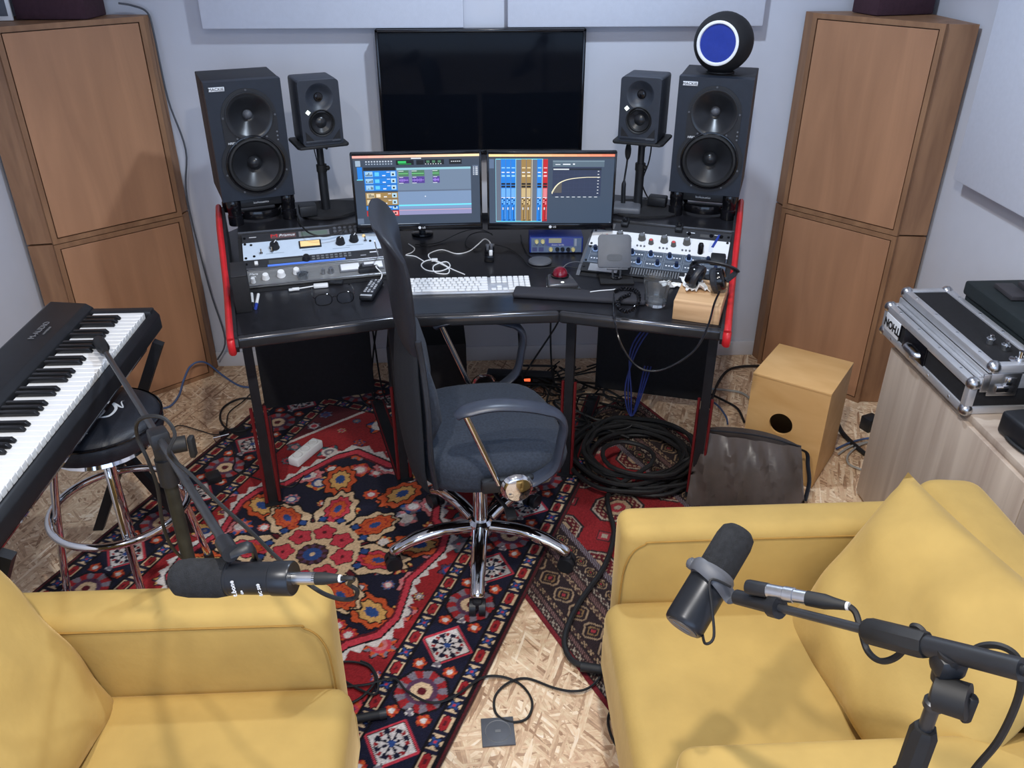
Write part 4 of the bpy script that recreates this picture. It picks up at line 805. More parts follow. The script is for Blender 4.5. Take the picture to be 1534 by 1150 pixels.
# wooden block with tissues and headphones
wbm = tr((.684, 2.345, Z), rz=R(-22))
bx = tag(M().box((.003, .05, .031), (.142, .20, .062), bev=.002).done('wooden_box', box_oak, mtx=wbm), 'low oak box at the right end of the desk, under the headphones', 'box')
def crumple(c, s, label, seed):
    rr = random.Random(seed); m_ = M(); n = 9; g = [[m_.b.verts.new((c[0]+s[0]*(i/n-.5)+rr.uniform(-.004, .004), c[1]+s[1]*(j/n-.5)+rr.uniform(-.004, .004), c[2]+.004+s[2]*abs(math.sin(i*1.3+seed))*abs(math.cos(j*.9))*rr.random()*(1-abs(i/n-.5)*1.2))) for j in range(n+1)] for i in range(n+1)]
    for i in range(n):
        for j in range(n): m_.b.faces.new((g[i][j], g[i+1][j], g[i+1][j+1], g[i][j+1]))
    o = m_.done('tissue', mat('tissue_paper', (.8, .8, .8), .9), sm=0); md = o.modifiers.new('thick', 'SOLIDIFY'); md.thickness = .0012; return tag(o, label, 'tissue')
t_ = wbm @ V(-.03, .09, .063); crumple(t_, (.07, .12, .035), 'crumpled white tissue on the oak box beside the headphones', 4)
p_ = G(1005, 427, Z); crumple(p_+V(0, 0, -.002), (.07, .05, .02), 'crumpled white tissue on the desk behind the drinking glass', 9)
hp = empty('headphones', 'black studio headphones resting on the oak box', 'headphones', wbm @ V(.018, .07, .063), R(-30), s=.86)
arc = [(.082*math.cos(t), .060+.01*math.sin(t), .055+.055*math.sin(t)*1.0) for t in np.linspace(math.pi*1.0, 0, 13)]
arc = [V(x*.95, .075-.6*(z-.055), .058+(z-.055)*.55) for x, y, z in arc]
M().tube(spline(arc, 3), [(.006, .014)]*37, 10, flat=(0, 0, 1)).done('headband', blk_leather, hp)
for s, an in ((-1, R(64)), (1, R(70))):
    cm = tr((s*.046-.008, -.008, .048), rz=s*R(8)) @ Euler((0, R(90)*s*.8, 0)).to_matrix().to_4x4()
    k = M().lathe([(0, .022), (.020, .022), (.036, .018), (.041, .008), (.041, -.004)], 28, cm).done('ear_cup', blk_gloss, hp)
    M().lathe([(.041, -.004), (.046, -.010), (.045, -.022), (.038, -.027), (.028, -.025), (.026, -.012), (0, -.012)], 28, cm).done('ear_pad', blk_leather, k)
    M().tube([V(s*.078, .07, .058), V(s*.080, .04, .060), V(s*.07, .0, .055), V(s*.062, -.01, .05)], [(.003, .010)]*4, 8).done('yoke', blk, hp)
hpp = hp.location
cable('headphone cable drooping below the front of the desk from the headphones', [D(1078, 437, 2.52), D(1070, 455, 2.46), D(1060, 490, 2.36), D(1040, 525, 2.33), D(1005, 549, 2.32), D(975, 556, 2.32), D(950, 545, 2.33), D(930, 515, 2.36), D(921, 480, 2.40), G(919, 458, Z+.03), G(920, 440, Z+.03)], .0032, blk_gloss)
for lb, p, c_ in (('blue pen lying on the white rack equaliser', ((1050, 372), (1058, 349)), blue_rim), ):
    mm = rack_frame(wr_, .262, 0, .1334); 
    tag(M().cyl((.188, .016, .020), (.206, .080, .020), .0045, n=8).done('pen', blue_rim, mtx=mm), lb, 'pen')
mm = rack_frame(wr_, .262, 0, .0445)
tag(M().box((.212, .040, .020), (.05, .05, .028), bev=.005).done('black_pouch', blk, mtx=mm), 'small black pouch on the grey preamp behind the headphones', 'pouch')
tag(M().lathe([(0, .045), (.007, .044), (.010, .036), (.010, 0), (0, 0)], 14, tr((.150, .070, .010), rx=R(-20))).done('black_marker', blk_gloss, mtx=mm), 'black cylinder standing behind the headphones', 'marker')
# left side of the desk
kx = empty('tissue_box', 'tall black box standing at the left end of the desk beside the racks', 'box', (*G(371, 468, Z).xy, Z), AL)
M().prism([(-.034, 0), (.016, 0), (.016, .13), (-.034, .13)], 0, .118, bev=.003).done('body', blk_matte, kx); M().box((-.009, .065, .1205), (.046, .126, .004), bev=.001).done('lid', mat('charcoal_lid', (.022, .022, .025), .6), kx)
def pen(u0, v0, u1, v1, body, tip, label):
    a, b = G(u0, v0, Z+.005), G(u1, v1, Z+.005); o = empty('marker_pen', label, 'pen', a); d = b-a
    M().cyl((0, 0, 0), d*.72, .0050, n=12).done('barrel', body, o); M().cyl(d*.70, d, .0058, .0050, n=12).done('cap', tip, o)
pen(387, 441, 383, 462, white_pl, blue_rim, 'white marker pen with a blue cap, the one nearer the eyeglasses')
pen(377, 440, 379, 461, white_pl, blk, 'white marker pen with a dark cap, closest to the tall black box')
gs = empty('eyeglasses', 'black framed eyeglasses lying open on the left desk wing', 'glasses', (*G(502, 456, Z).xy, Z+.001), R(14))
for s in (-1, 1):
    lp = [(s*.034+.026*math.copysign(abs(math.cos(t))**.75, math.cos(t)), -.004, .021+.019*math.copysign(abs(math.sin(t))**.75, math.sin(t))) for t in np.linspace(0, 2*math.pi, 22, endpoint=False)]
    M().tube(lp, .0018, 6, closed=True).done('rim', blk_gloss, gs); M().prism([(x, z) for x, y, z in lp], .0035, .0045, FRONT).done('lens', lens_m, gs)
    M().tube([(s*.062, -.004, .030), (s*.066, .02, .030), (s*.064, .10, .022), (s*.060, .13, .008)], .0019, 6).done('temple', blk_gloss, gs)
M().tube(spline([(-.009, -.004, .026), (0, -.005, .030), (.009, -.004, .026)], 4), .002, 6).done('bridge', blk_gloss, gs)
ad = empty('usb_adapter', 'white video adapter with a short white cable lying behind the eyeglasses', 'adapter', (*G(481, 430, Z).xy, Z), R(10))
M().box((0, 0, .006), (.048, .022, .011), bev=.003).done('body', white_pl, ad); M().tube(spline([(-.024, 0, .006), (-.05, -.006, .006), (-.07, -.010, .006)], 4), .0022, 6).box((-.082, -.012, .006), (.024, .012, .008), bev=.002).box((-.098, -.015, .006), (.012, .010, .005)).done('plug', white_pl, ad)
tag(M().box((*G(504, 425, Z).xy, Z+.006), (.045, .022, .010), bev=.002).done('usb_stick', blk), 'small black stick behind the right lens of the eyeglasses', 'adapter')
jr = empty('small_jar', 'small clear lidded jar in front of the meter unit', 'jar', (*G(455, 424, Z).xy, Z))
M().lathe([(0, .001), (.017, 0), (.018, .003), (.018, .034), (.016, .034), (.016, .004), (0, .003)], 20).done('jar_body', glass_m, jr); M().lathe([(.0185, .030), (.0195, .031), (.0195, .039), (.017, .040), (0, .040)], 20).done('lid', lens_m, jr)
ch = empty('wall_charger', 'black charger block in front of the meter unit, next to the chair back', 'charger', (*G(553, 413, Z).xy, Z), R(12))
M().box((0, .01, .018), (.070, .055, .034), bev=.005).done('body', blk, ch); M().box((0, .015, .036), (.04, .03, .003), bev=.001).done('top_label', grey_pl, ch)
cable('white cable running down the right end of the left rack to the black charger', [D(561, 361, 2.62), G(567, 385, Z+.035), G(569, 398, Z+.02), G(563, 399, Z+.045), G(572, 410, Z+.02), G(570, 419, Z+.003)], .0022, white_pl)
rc = empty('remote_control', 'black remote control with pale buttons on the left desk wing', 'remote', (*G(557, 438, Z).xy, Z), R(-9))
M().box((0, 0, .010), (.046, .150, .018), bev=.006, seg=3).done('body', blk, rc)
M().box((0, -.066, .0185), (.038, .010, .003), bev=.001).done('grip_band', rubber_key, rc)
for i in range(8):
    for j in range(3): M().box((-.012+.012*j, .060-.014*i, .0195), (.008, .007, .004), bev=.001, seg=1).done('button', rubber_key if (i*3+j) % 4 else print_grey, rc)
# ---------------------------------------------------------------- office chair (local x forward, y to the far side)
def loft(m, rings):
    vs_ = [[m.b.verts.new(p) for p in r] for r in rings]; n = len(vs_[0])
    for A, B in zip(vs_, vs_[1:]):
        for j in range(n): m.b.faces.new((A[j], A[(j+1) % n], B[(j+1) % n], B[j]))
    m.b.faces.new(vs_[0][::-1]); m.b.faces.new(vs_[-1]); return m
ch = empty('office_chair', 'black high-backed office chair with chrome base turned sideways to the desk', 'chair', (.0, 2.145, 0), R(8))
def back_ring(z, X_, hw, th, cf, n=24):
    out = []
    for j in range(n):
        t = 2*math.pi*j/n; c_, s_ = math.cos(t), math.sin(t); y = hw*math.copysign(abs(c_)**.6, c_); x = th*math.copysign(abs(s_)**.8, s_)
        out.append((X_+x+cf*(y/hw)**2, y, z))
    return out
prof = [(.82, -.205, .185, .016, .025), (.86, -.212, .190, .018, .025), (.92, -.216, .20, .019, .03), (1.0, -.220, .205, .020, .030), (1.05, -.224, .205, .020, .03), (1.09, -.232, .20, .020, .03), (1.128, -.246, .188, .018, .02), (1.146, -.258, .170, .014, .015), (1.155, -.265, .14, .008, .01)]
loft(M(), [back_ring(*p) for p in prof]).done('headrest_panel', blk_leather, ch, 'padded leather headrest panel', sm=60)
prof = [(.400, -.200, .20, .008, .03), (.43, -.212, .232, .012, .035), (.50, -.220, .238, .013, .035), (.60, -.226, .235, .013, .042), (.70, -.226, .218, .013, .042), (.78, -.220, .20, .013, .035), (.84, -.212, .182, .012, .03)]
loft(M(), [back_ring(*p) for p in prof]).done('backrest', blk_mesh, ch, 'woven mesh backrest', sm=60)
prof = [(.535, -.190, .13, .010, .0), (.56, -.178, .175, .028, .02), (.62, -.172, .19, .038, .03), (.70, -.178, .185, .034, .03), (.78, -.192, .165, .024, .03), (.82, -.20, .13, .010, .02)]
loft(M(), [back_ring(*p) for p in prof]).done('lumbar_pad', blk_fab, ch, sm=60)
for s in (-1, 1): M().tube(spline([(-.155, s*.232, .44), (-.165, s*.245, .55), (-.165, s*.235, .68), (-.17, s*.205, .80), (-.178, s*.20, .88)], 4), .008, 8).done('back_piping', blk_leather, ch)
# seat: rounded superellipse with a waterfall front
rings = []
for f, zz in ((.86, .405), (.97, .412), (1.0, .435), (1.0, .465), (.965, .488), (.88, .500), (.6, .506), (.2, .505)):
    ring = []
    for j in range(36):
        t = 2*math.pi*j/36; c_, s_ = math.cos(t), math.sin(t); x = .028+.228*f*math.copysign(abs(c_)**.72, c_); y = .245*f*math.copysign(abs(s_)**.62, s_)
        y *= 1+.06*max(0, -c_)*0 - .04*max(0, c_)
        z = zz - (.05*max(0, (x-.16)/.12)**2 if zz > .45 else 0) + (.010*max(0, -(x)/.2) if zz > .45 else 0) + (.008*(abs(y)/.24)**2 if zz > .48 else 0); ring.append((x, y, z))
    rings.append(ring)
loft(M(), rings).done('seat', blk_fab, ch, sm=70)
M().box((.02, 0, .395), (.30, .26, .03), bev=.01).box((0, 0, .375), (.16, .10, .05), bev=.01).done('seat_mechanism', blk, ch)
M().cyl((-.02, -.05, .372), (.04, -.27, .365), .006, n=8).box((.045, -.285, .364), (.03, .05, .012), bev=.004).done('lever', blk, ch)
M().cyl((0, 0, .20), (0, 0, .37), .014, n=18).done('gas_column', chrome, ch); M().cyl((0, 0, .13), (0, 0, .26), .024, .022, n=20).done('column_sleeve', chrome, ch)
M().lathe([(0, .135), (.030, .135), (.042, .125), (.044, .085), (.036, .075), (0, .075)], 24).done('hub', chrome, ch)
for i, a in enumerate((-93, -21, 51, 123, 195)):
    a = R(a-8); d = V(math.cos(a), math.sin(a), 0); p = lambda r, z: d*r+V(0, 0, z)
    k = M().tube(spline([p(.03, .108), p(.12, .118), p(.20, .108), p(.265, .084), p(.292, .066)], 4), [(.020, .024)]*10+[(.018, .021)]*6+[(.014, .017)], 12, flat=(0, 0, 1)).done('base_leg', chrome, ch)
    q = M(); side = V(-d.y, d.x, 0); c_ = p(.290, .029)
    q.cyl(c_-side*.024, c_-side*.005, .026, n=18).cyl(c_+side*.005, c_+side*.024, .026, n=18).cyl(c_, c_+V(0, 0, .03), .008, n=8).box(c_+V(0, 0, .018), (.03, .03, .028), Euler((0, 0, a)).to_matrix(), bev=.008)
    q.done('caster', blk, k)
for s in (-1, 1):
    yb = s*.275
    pts = spline([(-.095, yb, .692), (-.075, yb, .706), (-.005, yb, .716), (.07, yb, .708), (.135, yb, .690), (.175, yb, .668), (.192, yb, .632), (.186, yb, .58), (.17, yb, .505), (.12, yb*.98, .462), (.09, yb*.97, .455)], 4)
    n = len(pts); ra = [((.012, .030*min(1, .55+.45*min(i/5, 1))) if i < 18 else (.011, .026)) for i in range(n)]
    M().tube(pts, ra, 12, flat=(0, 0, 1)).done('armrest', arm_pl, ch)
    M().cyl((-.075, yb, .700), (.015, yb, .462), .0085, n=12).done('armrest_strut', chrome, ch)
    M().box((.04, yb*.97, .455), (.15, .026, .045), bev=.01).cyl((.06, yb*.97, .44), (.06, s*.15, .42), .014, n=10).done('armrest_bracket', blk, ch)
    M().lathe([(0, .016), (.034, .015), (.041, .010), (.046, .0)], 32, tr((.062, yb+s*.014, .455), rx=-s*R(90))).done('armrest_disc', chrome, ch, 'polished round cap')
# ---------------------------------------------------------------- box drum, bag, coiled cable
def rot2(a): return Euler((0, 0, a)).to_matrix()
dr = empty('box_drum', 'honey-coloured wooden box drum with a round sound hole, leaning bag in front', 'drum', (1.097, 2.509, 0), -.643)
w_, d_, h_ = .276, .279, .399
M().plate([(-w_/2, .008), (w_/2, .008), (w_/2, h_-.008), (-w_/2, h_-.008)], [(-.012, .225, .042)], .010, n=36).done('front_panel', birch, dr, sm=30)
M().box((0, d_-.004, h_/2), (w_, .008, h_-.016)).done('back_panel', birch, dr, sm=0)
for s in (-1, 1): M().box((s*(w_/2-.005), d_/2+.001, h_/2), (.010, d_-.02, h_-.016)).done('side_panel', birch, dr, sm=0)
M().box((0, d_/2, h_-.005), (w_+.002, d_+.002, .010), bev=.002).done('top_panel', birch, dr); M().box((0, d_/2, .008), (w_, d_, .008)).done('bottom_panel', birch, dr, sm=0)
M().box((0, d_/2+.02, .02), (w_-.03, d_-.06, .006)).done('dark_inner_sheet', blk_matte, dr)  # flat black sheet low inside the birch box
for sx in (-.11, .11):
    for sy in (.03, .25): M().cyl((sx, sy, 0), (sx, sy, .006), .012, n=10).done('rubber_foot', blk_rubber, dr)
bag_m = mat('brown_leather', (.085, .068, .062), .30, var=.25, scale=9, bump=.25)
bg_ = empty('leather_bag', 'soft dark brown leather shoulder bag leaning on the box drum', 'bag', (.93, 2.32, 0), -.18)
m_ = M(); n = 22
def bagpt(u, v, s):
    wd = .205-.025*v; x = wd*u; z = .222*v-.028*u*v; lean = .12*v+.02*math.sin(u*2+1)*v
    puff = .055*(1-abs(u)**3)*(.35+.65*math.sin(math.pi*min(1, .15+.85*(1-v))))*s
    fold = (1-.75*v**5)*1.4*(.010*math.sin(u*13+v*4)*v + .012*math.sin(u*7-2*v)*(1-abs(u))*v*(1.2-v) + .006*math.sin(u*23+v*9))*(s < 0)
    return (x, lean+puff+fold, z+.004)
for s in (-1, 1):
    g = [[m_.b.verts.new(bagpt(-1+2*i/n, j/n, s)) for j in range(n+1)] for i in range(n+1)]
    for i in range(n):
        for j in range(n): m_.b.faces.new((g[i][j], g[i+1][j], g[i+1][j+1], g[i][j+1]))
bmesh.ops.remove_doubles(m_.b, verts=m_.b.verts, dist=.002); m_.done('bag_body', bag_m, bg_, sm=60)
M().tube([bagpt(-1+2*i/20, 1, 0) for i in range(21)], .0035, 8).done('zip_edge', blk_leather, bg_); M().box((-.01, .105, .207), (.028, .012, .014), bev=.003).done('leather_tab', mat('tan_tab', (.14, .05, .022), .5), bg_, 'tan leather tab')
M().tube(spline([(.18, .125, .185), (.205, .125, .17), (.212, .11, .13), (.22, .08, .08), (.21, .05, .02)], 5), [(.003, .010)]*21, 8).done('strap', blk_leather, bg_)
# coil of thick black cable on the rug
cz = .016; rr = random.Random(2)
pts = []
cc = G(950, 690, .02)
for i in range(9*14):
    t = i/14*2*math.pi; rad = .20+.035*math.sin(i*.29)+.012*rr.uniform(-1, 1); off = V(.015*math.sin(i*.11), .02*math.cos(i*.07), 0)
    pts.append(cc+off+V(rad*1.02*math.cos(t), rad*.98*math.sin(t), .0+.007*(i//14)*.9+.004*math.sin(i)))
pts += [cc+V(.19, -.10, .07), cc+V(.10, -.20, .075), cc+V(-.02, -.21, .08), cc+V(-.12, -.15, .08), cc+V(-.13, -.05, .085), cc+V(-.05, -.0, .085), cc+V(.04, -.05, .08), cc+V(.03, -.14, .075)]
pts += [G(915, 735, .03), G(912, 765, .016), G(920, 800, .016), G(905, 850, .016), G(870, 900, .016), G(850, 940, .016), G(846, 970, .016), G(862, 994, .016), G(900, 1003, .018), G(935, 1008, .02)]
tag(M().tube(spline([p+V(0, 0, .004) for p in pts], 3), .0085, 7).done('coiled_cable', blk_rubber), 'thick black cable coiled on the rug under the right desk wing, trailing to the armchair', 'cable')
tag(M().cyl(G(870, 998, .03), G(925, 1006, .032), .014, .012, 12).done('cable_plug', blk_rubber), 'thick black cable connector lying on the brown rug by the right armchair', 'plug')
# mic leads on the floor
cable('thin black lead looping over the bare floor in front of the floor socket', [G(*p, z_) for p, z_ in (((520, 1028), .02), ((550, 1025), .02), ((590, 1016), .02), ((610, 1035), .02), ((645, 1052), .02), ((680, 1043), .02), ((720, 1016), .016), ((750, 1013), .01), ((780, 1025), .005), ((797, 1050), .005), ((790, 1075), .005), ((765, 1081), .005), ((743, 1068), .005), ((742, 1042), .005), ((762, 1022), .010), ((790, 1016), .005), ((830, 1030), .008), ((860, 1035), .014), ((885, 1028), .016), ((910, 1000), .018), ((925, 975), .018), ((940, 960), .02))], .0035, blk_rubber)
cable('thin black lead curving from under the right armchair to the bottom of the frame', [G(*p, .012) for p in ((938, 1050), (920, 1058), (911, 1075), (915, 1100), (930, 1125), (960, 1150))], .0035, blk_rubber)
cable('thin black lead looping beside the left armchair on the patterned rug', [G(*p, .018) for p in ((510, 1060), (540, 1045), (562, 1020), (555, 1000), (535, 992), (512, 992), (505, 1005), (520, 1022), (560, 1040), (566, 1020), (556, 998), (540, 990))], .0035, blk_rubber)
pl_ = empty('microphone_plug', 'black cable plug lying on the patterned rug beside the left armchair', 'plug', G(526, 1078, .022)); d = G(579, 1068, .022)-G(526, 1078, .022)
M().cyl((0, 0, 0), d*.82, .011, .012, 14).done('plug_body', blk_rubber, pl_); M().cyl(d*.8, d, .014, n=14).done('collar', blk, pl_)
fs = empty('floor_socket', 'square grey floor socket plate set in the bare board floor', 'socket', G(746, 1097, 0), .04)
M().box((0, 0, .003), (.084, .084, .006), bev=.001).done('plate', grey_pl, fs); M().lathe([(.034, .006), (.033, .0072), (.0315, .006)], 32).box((0, 0, .0065), (.014, .008, .001)).done('round_cover', mat('light_grey', (.16, .165, .17), .5), fs)
# things on the floor at the left of the desk
pst = empty('power_strip', 'white three-socket power strip lying on the rug under the left desk wing', 'power strip', G(459, 683, .012), R(62))
M().box((0, 0, .018), (.155, .048, .034), bev=.006).done('body', white_pl, pst)
for i in (-1, 0, 1): k = M().lathe([(.0185, .0355), (.018, .037), (.0165, .036), (.0155, .030), (0, .030)], 20, tr((i*.047, 0, 0))).done('socket', mat('socket_grey', (.55, .56, .57), .5) if i == -1 else bpy.data.materials['socket_grey'], pst)
tag(M().box(G(320, 716, .02), (.05, .05, .04), rot2(.5), bev=.005).done('plug_adapter', blk), 'small black plug block lying on the rug edge near the stool', 'plug')
fb = empty('floor_box', 'open floor socket with a dark recess in the board floor left of the rug', 'socket', G(346, 653, .0), .4)
M().box((0, 0, .004), (.13, .10, .008), bev=.002).done('frame', steel, fb); M().box((.01, .005, .0085), (.10, .07, .002)).done('recess', blk_matte, fb)
M().tube([(-.06, -.04, .008), (-.07, -.05, .04), (-.01, -.055, .045)], .002, 6).done('lid_wire', steel, fb)
blue_cb = mat('blue_cable', lin(70, 92, 132), .5)
cable('blue cable looping over the floor between the stool and the desk leg', [G(*p, z_) for p, z_ in (((238, 612), .006), ((255, 608), .006), ((268, 592), .03), ((275, 570), .07), ((284, 550), .10), ((297, 542), .11), ((312, 545), .09), ((335, 563), .03), ((360, 578), .008), ((385, 580), .006))], .0045, blue_cb)
for lb, pts, r_ in (('black cable looped on the floor by the left desk legs', ((388, 598), (360, 597), (335, 610), (330, 628), (342, 643), (365, 645), (385, 632), (392, 612)), .0045), ('thin black cable zigzagging from the floor socket to the left desk leg', ((256, 643), (270, 637), (300, 645), (325, 651), (338, 640), (343, 618), (365, 600), (384, 580)), .0025), ('thin black cable from the floor socket across the rug to the power strip', ((348, 668), (352, 690), (350, 704), (380, 715), (420, 727), (440, 728), (455, 712)), .003)):
    cable(lb, [G(*p, .012) for p in pts], r_, blk_rubber)
# under the desk
tag(M().box((-.20, 3.05, .21), (.30, .42, .40), rot2(.05), bev=.006).done('computer_case', blk_matte), 'black computer case standing on the floor under the middle of the desk', 'computer')
sb = empty('socket_block', 'black socket block with a glowing red switch on the floor under the desk', 'power strip', G(780, 565, .03), R(-8))
M().box((0, 0, 0), (.30, .06, .05), bev=.006).done('body', blk, sb); M().box((.03, -.031, .008), (.03, .006, .018), bev=.002).done('switch', mat('red_switch', (.4, .02, .01), .4, emit=(1, .12, .04), es=1.5), sb); M().box((.07, -.031, .008), (.03, .004, .018)).done('label_plate', grey_pl, sb)
rr = random.Random(21); tg = M()
for i in range(34):
    a = V(rr.uniform(.05, .62), rr.uniform(2.85, 3.25), .02); pts = [a]
    for j in range(5): a = V(min(.75, max(.0, a.x+rr.uniform(-.16, .16))), min(3.3, max(2.75, a.y+rr.uniform(-.12, .12))), rr.uniform(.012, .09)); pts.append(a)
    tg.tube(spline(pts, 4), rr.choice((.003, .004, .0055)), 5)
o = tg.done('cable_tangle', blk_rubber); o['kind'] = 'stuff'; tag(o, 'tangle of black cables lying on the floor under the desk', 'cables')
for i, (x0, x1, y0, z0, x2, lb) in enumerate(((-.60, -.56, 3.2, .70, -.5, 'black cable hanging from the left desk wing, first from the left leg'), (-.50, -.43, 3.2, .70, -.40, 'black cable hanging from the left desk wing, second from the left leg'), (-.33, -.42, 3.22, .70, -.45, 'black cable slanting down behind the left desk wing panel'), (.19, .18, 3.25, .70, .20, 'straight black cable hanging under the middle of the desk'), (.33, .32, 3.28, .70, .33, 'black cable hanging under the desk just left of the right wing'), (.45, .36, 3.3, .70, .20, 'black cable slanting under the desk to the socket block'))):
    cable(lb, [(x0, y0, z0), ((x0+x1)/2+.02, y0+.01, .5), (x1, y0-.02, .3), (x2, y0-.1, .06), (x2+.05, y0-.15, .02)], .004, blk_rubber)
hb_ = M()
for i in range(26):
    b = .55+rr.uniform(-.05, .1); a = rr.uniform(.05, .46); p0 = wr_(a, b, ZD-.03); sag = rr.uniform(.10, .24); a2_ = min(.47, max(.04, a+rr.uniform(-.14, .14)))
    hb_.tube(spline([p0, wr_(a*.6+a2_*.4, b+.02, ZD-.03-sag*.8), wr_((a+a2_)/2, b+.03, ZD-.03-sag), wr_(a2_, b+.03, ZD-.03-sag*.5), wr_(a2_, b+.02, ZD-.03)], 4), rr.choice((.003, .004)), 5)
o = hb_.done('hanging_cables', blk_rubber); o['kind'] = 'stuff'; tag(o, 'bundle of black cables hanging under the right desk wing', 'cables')
navy_cb = mat('navy_cable', lin(36, 52, 120), .5)
for i, dx in enumerate((0, .012, .024)):
    cable(('left strand of the blue cables dangling under the right desk wing', 'middle strand of the blue cables dangling under the right desk wing', 'right strand of the blue cables dangling under the right desk wing')[2-i], [wr_(.20+dx, .60, .62), wr_(.24+dx, .58, .5), wr_(.31+dx, .56, .36), wr_(.34-dx, .52, .2), wr_(.30, .50, .1), wr_(.25+dx, .55, .3)], .003, navy_cb, group='blue cables under the right wing')
for lb, pts, r_, m_ in (('black cables bunched on the floor between the desk and the box drum', ((1062, 610), (1075, 575), (1090, 555), (1110, 549), (1138, 548)), .006, blk_rubber), ('grey cable curving from the desk leg behind the box drum', ((1062, 582), (1085, 584), (1110, 588), (1125, 598)), .005, mat('pale_cable', (.35, .35, .33), .5)), ('blue cable on the floor beside the leather bag', ((1066, 600), (1078, 610), (1088, 625), (1090, 635)), .004, blue_cb), ('black cable on the floor beside the leather bag, running under it', ((1064, 590), (1085, 600), (1105, 612), (1115, 632)), .005, blk_rubber),
    ('blue cable on the floor between the box drum and the sideboard', ((1253, 672), (1270, 664), (1290, 658), (1310, 655)), .004, blue_cb), ('pale grey cable looping on the floor by the sideboard', ((1256, 680), (1275, 668), (1300, 662), (1285, 668), (1270, 682), (1272, 695), (1290, 703)), .004, bpy.data.materials['pale_cable']), ('thick black cable running behind the box drum to the sideboard', ((1255, 635), (1262, 648), (1275, 662), (1296, 680)), .009, blk_rubber)):
    cable(lb, [G(*p, .012) for p in pts], r_, m_)
tag(M().box(G(1303, 633, .03), (.06, .05, .06), rot2(.4), bev=.006).done('plug_adapter', blk), 'small black adapter on the floor beside the sideboard corner', 'plug')
# ---------------------------------------------------------------- stage piano on its stand
pn = empty('stage_piano', 'black 88-key stage piano on a stand at the left wall', 'piano', (-1.135, 2.385, .70), R(.0))
# local: +y is the treble end, keys face +x
LN = 1.12
M().prism([(-.160, 0), (.155, 0), (.172, .02), (.172, .062), (.160, .078), (.155, .080), (.150, .062), (-.020, .062), (-.020, .090), (-.04, .104), (-.140, .112), (-.160, .098)], -LN, 0, Matrix(((1, 0, 0, 0), (0, 0, 1, 0), (0, 1, 0, 0), (0, 0, 0, 1))), bev=.003).done('case', blk, pn)
M().box((.066, -.018, .073), (.188, .036, .030), bev=.006).done('end_block', blk, pn); M().box((.066, -LN+.018, .073), (.188, .036, .030), bev=.006).done('end_block', blk, pn)
wk = .0235; ivory = mat('white_key', (.80, .81, .82), .25, var=.01); eb = mat('black_key', (.010, .010, .011), .3)
wk_me = None; bk_me = None; y = -.038
names = 'CBAGFED'
for i in range(52):
    yc = y-wk*(i+.5)
    if yc > -LN*1.0+.3*0 and i < 44:
        if wk_me is None:
            o = M().box((0, 0, 0), (.150, wk-.0012, .020), bev=.0015, seg=1).done('white_key', ivory, pn); wk_me = o.data
        else: o = bpy.data.objects.new('white_key', wk_me); C.objects.link(o); o.parent = pn
        o.location = (.068, yc, .076)
    if names[i % 7] in 'BAGED' and 0 < i < 44:
        # black key sits between this white key and the next lower one
        if names[i % 7] in 'BAGED':
            pass
    if i < 44 and names[i % 7] in 'BAGED' and i > 0:
        yb_ = y-wk*(i+1)
        if bk_me is None:
            o = M().prism([(-.048, 0), (.048, 0), (.048, .004), (.040, .013), (-.048, .013)], -.0055, .0055, Matrix(((1, 0, 0, 0), (0, 0, 1, 0), (0, 1, 0, 0), (0, 0, 0, 1))), bev=.0012).done('black_key', eb, pn); bk_me = o.data
        else: o = bpy.data.objects.new('black_key', bk_me); C.objects.link(o); o.parent = pn
        o.location = (.042, yb_, .0862)
tm = Matrix.Translation((-.088, -.20, .1105)) @ Euler((0, 0, R(90))).to_matrix().to_4x4() @ Euler((R(-4.5), 0, 0)).to_matrix().to_4x4()
text('M-AUDIO', .026, mat('grey_logo', (.16, .16, .17), .5), pn, tm); text('HAMMER 88', .009, bpy.data.materials['grey_logo'], pn, Matrix.Translation((-.068, -.20, .109)) @ Euler((0, 0, R(90))).to_matrix().to_4x4())
st = empty('keyboard_stand', 'folding stand with bright rails under the stage piano', 'stand', (-1.135, 1.8, 0))
for s in (-1, 1): M().tube([(s*.135, .50, .688), (s*.135, -.50, .688)], .011, 8).done('rail', chrome, st)
for yy in (.50, -.46):
    for s in (-1, 1): M().box((0, yy+s*.02, .34), (.030, .025, .80), Euler((0, s*R(26), 0)).to_matrix()).done('leg', blk, st)
    M().box((0, yy, .34), (.05, .07, .05), bev=.01).done('pivot', blk, st)
# ---------------------------------------------------------------- stool
so = empty('stool', 'round black-topped chrome stool with a white script on the seat beside the piano', 'stool', (-1.065, 2.045, 0))
M().lathe([(0, .625), (.10, .624), (.150, .618), (.168, .604), (.174, .585), (.172, .560), (.165, .548), (.15, .545), (0, .545)], 40).done('seat', blk_leather, so)
M().lathe([(.172, .606), (.176, .603), (.176, .598), (.171, .596)], 40).done('seat_welt', blk_gloss, so)
script = [[(-.105, .03), (-.07, .055), (-.01, .05), (.06, .03)], [(-.03, .05), (-.05, -.01), (-.07, -.06)], [(-.062, -.005), (-.02, .0), (.0, .004)], [(-.02, -.03), (.01, -.02), (.005, -.002), (-.015, -.02), (.0, -.045), (.03, -.035), (.045, -.01), (.04, -.045), (.06, -.02), (.07, -.045)]]
sm_ = M(); ra_ = Matrix.Rotation(R(62), 3, 'Z') @ Matrix.Translation((0, 0, 0)).to_3x3()
for stt in script: sm_.tube([ra_ @ V(x*1.25, y*1.25, .6245-.00 - .42*(x*x+y*y)) for x, y in [(p.x, p.y) for p in spline([(a, b, 0) for a, b in stt], 5)]], [(.0016, .0048)]*(5*(len(stt)-1)+1), 6, flat=(0, 0, 1))
